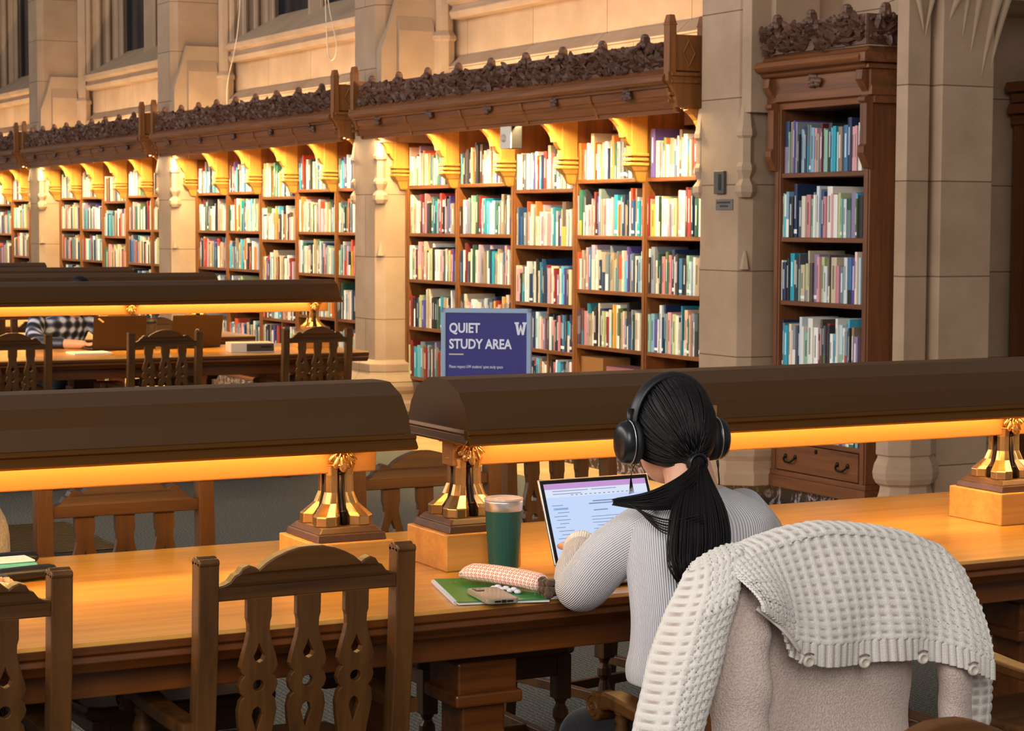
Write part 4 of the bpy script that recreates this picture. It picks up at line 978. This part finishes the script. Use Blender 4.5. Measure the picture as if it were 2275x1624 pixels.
loftz(m, densify([(.46, 2.375, 3.62, .15, .10), (.6, 2.375, 3.61, .14, .095), (.72, 2.375, 3.61, .128, .085), (.85, 2.39, 3.645, .145, .09), (.95, 2.40, 3.685, .15, .085), (1.0, 2.405, 3.71, .10, .06)]))
LA = [(2.275, 3.69, .955), (2.215, 3.745, .88), (2.19, 3.825, .80), (2.255, 3.965, .805), (2.335, 4.085, .83)]
RA = [(2.545, 3.715, .955), (2.615, 3.775, .875), (2.64, 3.87, .795), (2.60, 3.99, .79), (2.545, 4.075, .80)]
for a in (LA, RA): limb(m, [(a[0][0]-(.03 if a is RA else -.03), a[0][1], a[0][2]-.015)]+a[1:], [.034, .036, .034, .030, .024], 16)
hand(m, (2.345, 4.10, .833), (.5, 1, -.05), 1); hand(m, (2.54, 4.085, .80), (-.25, 1, -.02), -1)
b = shifted(m, O).build('body', skin, pr); remesh(b, .0045, 4)
eyes(P, b, O)
# trousers and belt
m = MB()
for s, x in ((-1, 2.315), (1, 2.43)):
    limb(m, [(x, 3.60, .52), (x+s*.01, 3.75, .49), (x+s*.015, 3.96, .445), (x+s*.015, 4.02, .40), (x+s*.015, 4.01, .25), (x+s*.015, 4.02, .09)], [.078, .064, .056, .054, .048, .045], 18)
loftz(m, densify([(.47, 2.372, 3.61, .168, .12), (.54, 2.372, 3.605, .165, .118), (.60, 2.372, 3.60, .15, .105), (.645, 2.372, 3.60, .145, .10)]))
p = shifted(m, O).build('trousers', fabric('black_denim', '#16161b', '#0a0a0d', 300, bump=.2), pr); remesh(p, .008, 3)
m = MB(); rs = []
for z in (.612, .640):
    rs.append([(2.372+.156*math.cos(2*PI*i/40), 3.60+.111*math.sin(2*PI*i/40), z) for i in range(40)])
m.rings(rs, cap=False); shifted(m, O).build('belt', mat('sequin_belt', '#3a1d1a', .25, .5), pr, smooth=True)
for s, x in ((-1, 2.28), (1, 2.47)):
    m = MB(); limb(m, [(x, 4.0, .05), (x, 4.05, .06), (x, 4.15, .045), (x, 4.22, .035)], [.04, .045, .04, .03], 14, 5, .9); shifted(m, O).build('shoe', M['black'], pr, smooth=True)
# ribbed sweater: trunk and sleeves
m = MB()
loftz(m, densify([(.628, 2.35, 3.600, .152, .108), (.632, 2.35, 3.600, .163, .115), (.66, 2.35, 3.603, .164, .115), (.70, 2.352, 3.606, .156, .108), (.76, 2.356, 3.615, .153, .104), (.83, 2.368, 3.638, .160, .106), (.90, 2.385, 3.664, .172, .110), (.95, 2.398, 3.685, .174, .106), (.978, 2.404, 3.70, .152, .092), (.996, 2.408, 3.714, .116, .078), (1.01, 2.410, 3.726, .080, .066), (1.016, 2.410, 3.73, .066, .06)], 5), 72)
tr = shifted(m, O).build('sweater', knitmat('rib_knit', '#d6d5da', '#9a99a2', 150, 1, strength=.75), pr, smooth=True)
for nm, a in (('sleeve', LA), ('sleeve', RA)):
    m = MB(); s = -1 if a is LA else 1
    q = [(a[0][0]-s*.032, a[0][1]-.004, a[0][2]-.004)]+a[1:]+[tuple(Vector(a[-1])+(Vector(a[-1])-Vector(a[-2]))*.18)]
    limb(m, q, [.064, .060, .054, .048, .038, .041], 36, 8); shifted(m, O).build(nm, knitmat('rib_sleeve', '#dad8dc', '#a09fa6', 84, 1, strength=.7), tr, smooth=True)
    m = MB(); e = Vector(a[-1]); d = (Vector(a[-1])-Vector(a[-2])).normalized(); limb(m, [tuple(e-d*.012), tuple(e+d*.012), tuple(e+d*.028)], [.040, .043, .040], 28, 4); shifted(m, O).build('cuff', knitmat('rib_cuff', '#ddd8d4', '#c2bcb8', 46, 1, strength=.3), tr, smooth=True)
# hair: cap, combed strands, ponytail
TIE = Vector((2.392, 3.693, 1.072)); c = Vector(HC)
m = MB(); n = 30
rs = []
for j in range(15):
    a = PI*j/14; ring = []
    for i in range(n):
        b = 2*PI*i/n; p = Vector((.087*math.sin(a)*math.cos(b), .109*math.sin(a)*math.sin(b), .110*math.cos(a)))
        if p.y > .035 and p.z < .05: p.y = .035+(p.y-.035)*.1; p.x *= .86; p.z = max(p.z, -.03)
        if p.z < -.07: p.z = -.07-(abs(p.z)-.07)*.25
        ring.append(tuple(c+HR @ p))
    rs.append(ring)
m.rings(rs)
r = random.Random(5)
def strand(pts, r0, r1, k=5):
    q = smoothpts(pts, k); L = len(q)-1; m.tube(q, [r0+(r1-r0)*(i/L)**1.5 for i in range(L+1)], 5)
for k in range(460):             # over the skull into the tie
    b = r.uniform(0, 2*PI); e = r.uniform(-.35, 1.45)
    v = Vector((math.cos(b)*math.cos(e), math.sin(b)*math.cos(e), math.sin(e)))
    if v.y > .55 and v.z < .5: continue
    tv = (HR.transposed() @ (TIE-c)); tv = Vector((tv.x/.0875, tv.y/.1095, tv.z/.1105)).normalized(); pts = []
    for q in range(6):
        w_ = v.lerp(tv, q/5.)
        if w_.length < .1: w_ = Vector((0, -1, .2))
        w_.normalize(); g = 1.0+.010*r.random(); pts.append(tuple(c+HR @ Vector((w_.x*.0875*g, w_.y*.1095*g, w_.z*.1105*g))))
    pts[-1] = tuple(TIE+Vector((r.uniform(-.014, .014), r.uniform(-.012, .012), r.uniform(-.014, .014))))
    strand(pts, .0022, .0016)
m.ell(TIE, (.022, .02, .022), 12, 8)
for k in range(320):             # hanging tail
    u, v2 = max(-1.15, min(1.15, r.gauss(0, .55))), r.uniform(-1, 1); L = r.uniform(.78, 1.03)
    strand([tuple(TIE+Vector((u*.014, -.012, -.004))), (2.360+u*.030, 3.640+.008*v2, 1.040), (2.322+u*.054, 3.572+.010*v2, .985), (2.300+u*.062, 3.535+.010*v2, 1.0-.085*L), (2.284+u*.054, 3.518+.010*v2, 1.0-.125*L), (2.274+u*.030, 3.512+.010*v2, 1.02-.165*L+.012*u)], .0030, .0008)
for k in range(230):             # drape over her left shoulder
    u = r.uniform(-1, 1); L = r.uniform(.5, 1.05)
    strand([tuple(TIE+Vector((-.006, -.01, u*.012))), (2.375-.03*L, 3.635, 1.046+u*.028), (2.345-.058*L, 3.612, 1.022+u*.030), (2.305-.082*L, 3.618, 1.010+u*.018), (2.275-.108*L, 3.655, 1.007+u*.007)], .0030, .0008)
for k in range(6):               # loose loops across the shoulder blade
    s_ = k/5; strand([(2.19+.02*s_, 3.64, 1.005), (2.215+.012*s_, 3.60, .985-.022*s_), (2.25, 3.565, .975-.03*s_), (2.315, 3.545, .985-.03*s_)], .0016 if k % 2 else .0028, .0012)
for k in range(7): strand([tuple(P(-.07, .02, -.06)), tuple(P(-.078, .045, -.10)), tuple(P(-.075+.004*k, .06+.004*k, -.15))], .0009, .0005)
shifted(m, O).build('hair', hairm, pr, smooth=True)
m = MB(); a = [2*PI*k/16 for k in range(17)]; m.tube([tuple(TIE+Vector((.02*math.cos(q), -.012, .02*math.sin(q)))) for q in a], .004, 6); shifted(m, O).build('hair_tie', M['black'], pr, smooth=True)

# headphones
t = thing('headphones', 'black over-ear headphones worn over the ponytailed hair', 'headphones', HC)
m = MB(); pts = []
for k in range(25):
    a = PI*k/24; pts.append(tuple(HR @ Vector((-.098*math.cos(a), .006, -.01+.124*math.sin(a)**.85))))
m.tube(pts, [(.006+.004*math.sin(PI*k/24), .017) for k in range(25)], 10, up=(0, 1, 0)); hb = m.build('headband', mat('headband_black', '#121114', .42), t, smooth=True)
for s in (-1, 1):
    cx = s*.104; m = MB()
    def xl(prof): return [(q, z) for q, z in prof]
    rs = []
    for q, x in ((.012, .030), (.026, .029), (.034, .024), (.0375, .014), (.038, .004), (.036, -.001)):
        rs.append([tuple(HR @ Vector((cx+s*x, .002+q*.95*math.cos(2*PI*i/28), -.028+q*1.25*math.sin(2*PI*i/28)))) for i in range(28)])
    m.rings(rs); cup = m.build('ear_cup', mat('cup_black', '#18191d', .3), t, smooth=True)
    m = MB(); rs = []
    for q, x in ((.034, .0), (.0385, -.004), (.039, -.012), (.034, -.018), (.02, -.018)): rs.append([tuple(HR @ Vector((cx+s*x, .002+q*.95*math.cos(2*PI*i/28), -.028+q*1.25*math.sin(2*PI*i/28)))) for i in range(28)])
    m.rings(rs); m.build('cushion', mat('cushion_black', '#0d0d0f', .6), cup, smooth=True)
    m = MB(); m.tube([tuple(HR @ Vector((cx+s*.004, .002+.0365*math.cos(2*PI*i/28), -.028+.048*math.sin(2*PI*i/28)))) for i in range(29)], .0012, 6); m.build('trim_ring', M['steel'], cup, smooth=True)
    m = MB(); m.tube([tuple(HR @ Vector((s*.103, .004, z))) for z in (.0, .02, .045)], [(.005, .009)]*3, 10); m.build('yoke', M['bronze'] if s > 0 else M['black'], hb, smooth=True)
m = MB(); pts = smoothpts([tuple(HR @ Vector(v)) for v in ((.112, .0, -.072), (.112, -.005, -.10), (.115, .0, -.14), (.10, .03, -.17), (.08, .12, -.24))], 5); m.tube(pts, [.0032 if k < 4 else .0018 for k in range(len(pts))], 6); m.build('cable', M['black'], t, smooth=True)

# person in plaid across the second table
def plaid():
    m = mat('plaid_cloth', '#8f9fb8', .9); n = NT(m); c = n.coord('Object', (1, 1, 1)); sp = n.n('ShaderNodeSeparateXYZ'); n.l(c, sp.inputs[0])
    def st(o, f, ph):
        a = n.n('ShaderNodeMath', operation='MULTIPLY_ADD'); a.inputs[1].default_value = f; a.inputs[2].default_value = ph; n.l(o, a.inputs[0])
        b = n.n('ShaderNodeMath', operation='SINE'); n.l(a.outputs[0], b.inputs[0]); return b.outputs[0]
    xa = n.n('ShaderNodeMath', operation='ADD'); n.l(sp.outputs[0], xa.inputs[0]); n.l(sp.outputs[1], xa.inputs[1])
    s = n.n('ShaderNodeMath', operation='ADD'); n.l(st(xa.outputs[0], 95, 0), s.inputs[0]); n.l(st(sp.outputs[2], 95, 1), s.inputs[1])
    h = n.n('ShaderNodeMath', operation='MULTIPLY_ADD'); h.inputs[1].default_value = .25; h.inputs[2].default_value = .5; n.l(s.outputs[0], h.inputs[0])
    n.l(n.ramp(h.outputs[0], [(.2, '#15130f'), (.45, '#3c4256'), (.62, '#6d7fa8'), (.85, '#c9d2e4')]), n.b.inputs['Base Color']); return m
O2 = (3.74, 13.72, 0); p2 = thing('person', 'person in a blue and black plaid shirt behind the second table', 'person', O2)
m = MB(); H2 = (3.86, 13.52, 1.108); P2, HR2 = head_geo(m, H2, (.1, -1)); limb(m, [(3.80, 13.62, .93), (3.825, 13.58, .98), (3.85, 13.545, 1.03)], [.07, .06, .058], 16)
loftz(m, densify([(.46, 3.74, 13.72, .15, .11), (.7, 3.75, 13.70, .14, .1), (.9, 3.77, 13.65, .16, .1), (.94, 3.79, 13.62, .12, .07)]))
A2 = [[(3.60, 13.60, .93), (3.55, 13.50, .84), (3.56, 13.37, .79), (3.68, 13.22, .79), (3.78, 13.12, .79)], [(3.95, 13.60, .93), (4.02, 13.50, .84), (4.04, 13.38, .79), (4.0, 13.24, .79), (3.96, 13.14, .79)]]
for a in A2: limb(m, a, [.045, .043, .04, .034, .026], 14)
hand(m, (3.79, 13.11, .79), (.5, -1, 0), -1); hand(m, (3.955, 13.12, .79), (-.2, -1, 0), 1)
b = shifted(m, O2).build('body', skin, p2); remesh(b, .007, 4); eyes(P2, b, O2)
m = MB(); loftz(m, densify([(.50, 3.74, 13.72, .165, .125), (.7, 3.75, 13.70, .16, .12), (.86, 3.77, 13.65, .185, .12), (.92, 3.785, 13.625, .165, .1), (.97, 3.80, 13.61, .085, .075)]), 32)
for a in A2: limb(m, a[:4], [.062, .06, .055, .045], 18)
o = shifted(m, O2).build('shirt', plaid(), p2); remesh(o, .009, 4)
m = MB(); rs = []; c = Vector(H2)
for j in range(13):
    a = PI*j/12; ring = []
    for i in range(24):
        bb = 2*PI*i/24; q = Vector((.086*math.sin(a)*math.cos(bb), .106*math.sin(a)*math.sin(bb), .12*math.cos(a)))
        if q.y > .04 and q.z < .06: q.y = .04; q.x *= .85; q.z = max(q.z, -.02)
        if q.z < -.06: q.z = -.06
        ring.append(tuple(c+HR2 @ q))
    rs.append(ring)
m.rings(rs); shifted(m, O2).build('hair', hairm, p2, smooth=True)
m = MB()
for x in (3.67, 3.83): limb(m, [(x, 13.70, .53), (x, 13.4, .52), (x, 13.28, .46), (x, 13.32, .09)], [.085, .07, .06, .045], 14)
loftz(m, densify([(.47, 3.74, 13.71, .165, .12), (.56, 3.74, 13.72, .15, .11)])); o = shifted(m, O2).build('trousers', fabric('dark_jeans', '#1b1d28', '#0d0e14', 300, bump=.2), p2); remesh(o, .012, 3)

# ------------------------------------------------------------------ fleece coat and knitted cardigan over the chair back
O3 = (2.41, 3.27, .5)
fl = thing('fleece_coat', 'pinkish beige fleece coat hung on the chair under the cream cardigan', 'coat', O3)
fm = fabric('fleece', '#dbc8bf', '#bca79e', 260, bump=.9)
def wob(x, z, a=.006): return a*noise.noise(Vector((x*9, z*7, 1.3)))
m = MB()
def coat(u, v):
    z = .955-.53*v; a = PI*(1.0+u)         # back half ring, left to right on the camera side
    rx = lerp1([0, .12, .4, 1], [.17, .205, .212, .225], v); ry = lerp1([0, .1, .5, 1], [.02, .035, .05, .075], v)
    x = 2.405+rx*math.copysign(abs(math.cos(a))**.55, math.cos(a)); y = 3.262+ry*math.sin(a)*(.75+.25*math.sin(PI*u))
    return (x, y+wob(x, z, .014)-.012*math.sin(z*16+x*6)**2, z)
m.grid(coat, 56, 44); o = shifted(m, O3).build('body', fm, fl, smooth=True); s = o.modifiers.new('thick', 'SOLIDIFY'); s.thickness = .012; s.offset = 0
for sx, pts, rad in ((-1, [(2.21, 3.25, .88), (2.185, 3.215, .82), (2.175, 3.195, .70), (2.175, 3.19, .56), (2.18, 3.19, .46)], [.05, .056, .058, .055, .05]), (1, [(2.635, 3.24, .885), (2.665, 3.20, .80), (2.68, 3.185, .70), (2.69, 3.19, .58), (2.68, 3.20, .46)], [.04, .048, .052, .052, .05])):
    m = MB(); P_ = smoothpts(pts, 8); rr = smoothpts([(q, 0, 0) for q in rad], 8); m.tube([(p[0], p[1]+wob(p[0], p[2]*3), p[2]) for p in P_], [(q[0]*(1+.06*math.sin(k*.9)), q[0]*.62) for k, q in enumerate(rr)], 24); shifted(m, O3).build('sleeve', fm, fl, smooth=True)
m = MB(); m.tube(smoothpts([(2.19, 3.165, .865), (2.23, 3.135, .825), (2.262, 3.13, .785)], 4), [(.016, .004)]*9, 8); m.tube([(2.258, 3.128, .79), (2.268, 3.125, .772), (2.26, 3.124, .76)], .004, 6); shifted(m, O3).build('hanging_loop', fabric('loop_tape', '#d3c6ba', '#b9aba0', 300), fl, smooth=True)

cd_ = thing('cardigan', 'cream waffle knit cardigan draped over the chair back at lower right', 'cardigan', O3)
wool = knitmat('cream_wool', '#d9d0c4', '#a38a80', 1, 1, 'rib', .2)
def woolmat():
    m = mat('cream_waffle', '#d8cec2', .93, spec=.1); t = NT(m); a = t.n('ShaderNodeAttribute', attribute_name='Col')
    ns = t.n('ShaderNodeTexNoise', i_Scale=420., i_Detail=3.); t.l(t.coord('Object'), ns.inputs['Vector'])
    mx = t.n('ShaderNodeMix', data_type='RGBA', blend_type='MULTIPLY'); mx.inputs['Factor'].default_value = .5
    t.l(a.outputs['Color'], mx.inputs[6]); t.l(ns.outputs[0], mx.inputs[7]); 
    t.l(a.outputs['Color'], t.b.inputs['Base Color']); t.bump(ns.outputs[0], .7, .003); t.b.inputs['Sheen Weight'].default_value = .25
    return m
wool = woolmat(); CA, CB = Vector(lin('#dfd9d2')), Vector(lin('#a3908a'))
def knit(name, par, fn, nu, nv, cu, cv, amp, rib=lambda u, v: 0., thick=.006, closed=False):
    """fine grid on fn(u, v) raised into waffle cells (cu x cv) or plain ribs where rib = 1"""
    m = MB(); e = 1e-3; pts = []; hs = []
    for j in range(nv+1):
        for i in range(nu+1):
            u, v = i/nu, j/nv; p = Vector(fn(u, v)); du = Vector(fn(min(1, u+e), v))-Vector(fn(max(0, u-e), v)); dv = Vector(fn(u, min(1, v+e)))-Vector(fn(u, max(0, v-e)))
            nn = du.cross(dv)
            if nn.length > 0: nn.normalize()
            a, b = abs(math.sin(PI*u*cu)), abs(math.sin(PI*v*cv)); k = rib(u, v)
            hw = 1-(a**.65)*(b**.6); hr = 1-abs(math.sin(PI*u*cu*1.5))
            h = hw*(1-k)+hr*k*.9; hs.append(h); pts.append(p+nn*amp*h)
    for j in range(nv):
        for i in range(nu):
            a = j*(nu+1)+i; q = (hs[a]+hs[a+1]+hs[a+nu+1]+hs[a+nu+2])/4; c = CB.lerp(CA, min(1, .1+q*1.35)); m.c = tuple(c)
            m.f.append([a, a+1, a+nu+2, a+nu+1]); m.mi.append(0); m.uv.append(None); m.col.append(m.c)
    m.v = [tuple(p) for p in pts]; shifted(m, O3)
    o = m.build(name, wool, par, smooth=True, fixn=False)
    if thick: s = o.modifiers.new('thick', 'SOLIDIFY'); s.thickness = thick; s.offset = -1
    return o
TOPX = [2.165, 2.185, 2.22, 2.27, 2.34, 2.41, 2.48, 2.55, 2.62, 2.675, 2.715]; TOPZ = [.93, .945, .957, .97, .984, .990, .984, .974, .958, .935, .895]
HEMX = [2.165, 2.192, 2.23, 2.262, 2.33, 2.41, 2.48, 2.56, 2.62, 2.68, 2.735]; HEMZ = [.868, .853, .832, .765, .742, .736, .738, .735, .722, .703, .68]
US = [k/10 for k in range(11)]
def panel(u, v):
    tx, tz, hx, hz = (lin1(US, q, u) for q in (TOPX, TOPZ, HEMX, HEMZ))
    edge = (2*u-1)**2
    if v < .14:                       # far side, going over the crest
        k = v/.14; return (tx, 3.325-.035*edge-.03*k*k, tz-.02*(1-k))
    k = (v-.14)/.86
    if k < .14:
        a = k/.14*PI/2; return (tx+(hx-tx)*.02*k, 3.295-.035*edge-.055*math.sin(a), tz-.012*(1-math.cos(a)))
    q = (k-.14)/.86; z = tz-.012-(tz-.012-hz)*q; x = tx+(hx-tx)*q
    return (x, 3.24-.035*edge-.085*math.sin(PI*.5*min(1, q*1.15))-.008*math.sin(x*40+q*2)*q+wob(x, z, .008), z)
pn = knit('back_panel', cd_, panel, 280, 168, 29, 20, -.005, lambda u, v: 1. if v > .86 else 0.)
def sleeve(pts, rad, flat=.55, ph=0.):
    P_ = smoothpts(pts, 8); rr = smoothpts([(q, 0, 0) for q in rad], 8)
    def fn(u, v):
        t_ = v*(len(P_)-1); i = min(int(t_), len(P_)-2); f_ = t_-i; p = P_[i].lerp(P_[i+1], f_); r_ = rr[i].lerp(rr[i+1], f_)[0]; a = 2*PI*u
        return (p.x+r_*math.cos(a), p.y+r_*flat*math.sin(a)+.006*math.sin(v*14+ph), p.z)
    return fn
VS = [0, .12, .28, .45, .62, .8, 1]
def left_sleeve(u, v):
    ix, iz = lin1(VS, [2.25, 2.228, 2.18, 2.138, 2.10, 2.07, 2.05], v), lin1(VS, [.955, .962, .90, .80, .70, .60, .48], v)
    ox, oz = lin1(VS, [2.145, 2.105, 2.045, 2.005, 1.975, 1.95, 1.925], v), lin1(VS, [.925, .915, .845, .755, .665, .57, .46], v)
    yb_ = lin1(VS, [3.315, 3.262, 3.212, 3.195, 3.188, 3.185, 3.185], v); k = abs(2*u-1)
    x = ox+(ix-ox)*u; z = oz+(iz-oz)*u+.012*(1-k*k)*max(0, 1-v*5)
    return (x, yb_-.036*(1-k**3)*min(1, v*4+.2)+.05*k**6*min(1, v*3)+wob(x, z*2, .007), z)
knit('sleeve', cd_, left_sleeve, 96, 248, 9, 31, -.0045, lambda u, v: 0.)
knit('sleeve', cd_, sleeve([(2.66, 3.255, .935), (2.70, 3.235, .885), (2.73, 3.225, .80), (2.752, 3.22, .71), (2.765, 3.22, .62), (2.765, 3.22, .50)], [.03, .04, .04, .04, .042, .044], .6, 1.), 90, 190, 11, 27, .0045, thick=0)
for k, (u, v) in enumerate(((.345, .975), (.53, .975), (.71, .975), (.885, .975))):
    p = Vector(panel(u, v)); m = MB(); rs = []
    for r_, y in ((.0001, -.016), (.007, -.016), (.0075, -.019), (.011, -.019), (.0125, -.016), (.0125, -.012), (.006, -.010)): rs.append([(p.x+r_*math.cos(2*PI*i/20), p.y+y, p.z-.004+r_*.9*math.sin(2*PI*i/20)) for i in range(20)])
    m.rings(rs); shifted(m, O3).build('button', mat(f'button_{k}', '#cfc4b6', .45), pn, smooth=True)
    m = MB(); m.tube(smoothpts([(p.x-.012, p.y-.014, p.z+.008), (p.x, p.y-.016, p.z+.012), (p.x+.012, p.y-.014, p.z+.008)], 4), .0016, 6); shifted(m, O3).build('buttonhole', fabric(f'thread_{k}', '#8d7f76', '#6f625a', 400), pn, smooth=True)

# ------------------------------------------------------------------ lights
w = bpy.data.worlds.new('world'); sc.world = w; w.use_nodes = True
w.node_tree.nodes['Background'].inputs[0].default_value = (1, .93, .86, 1); w.node_tree.nodes['Background'].inputs[1].default_value = .25
def area(nm, loc, rot, sx, sy, e, col):
    l = bpy.data.lights.new(nm, 'AREA'); l.shape = 'RECTANGLE'; l.size = sx; l.size_y = sy; l.energy = e; l.color = col
    o = bpy.data.objects.new(nm, l); COL.objects.link(o); o.location = loc; o.rotation_euler = rot; return o
area('foreground_fill', (-1.5, -3.5, 4.5), (1.05, 0, -.35), 3.5, 3.5, 340, (1, .95, .9))  # added soft light behind the camera, lifts the foreground
area('daylight_windows', (-7, 10, 6.), (0, -PI/2-.25, 0), 5, 26, 2150, (1, .965, .93))
sc.view_settings.view_transform = 'Standard'; sc.view_settings.look = 'None'; sc.view_settings.exposure = 0; sc.view_settings.gamma = 1
sc.cycles.use_denoising = True
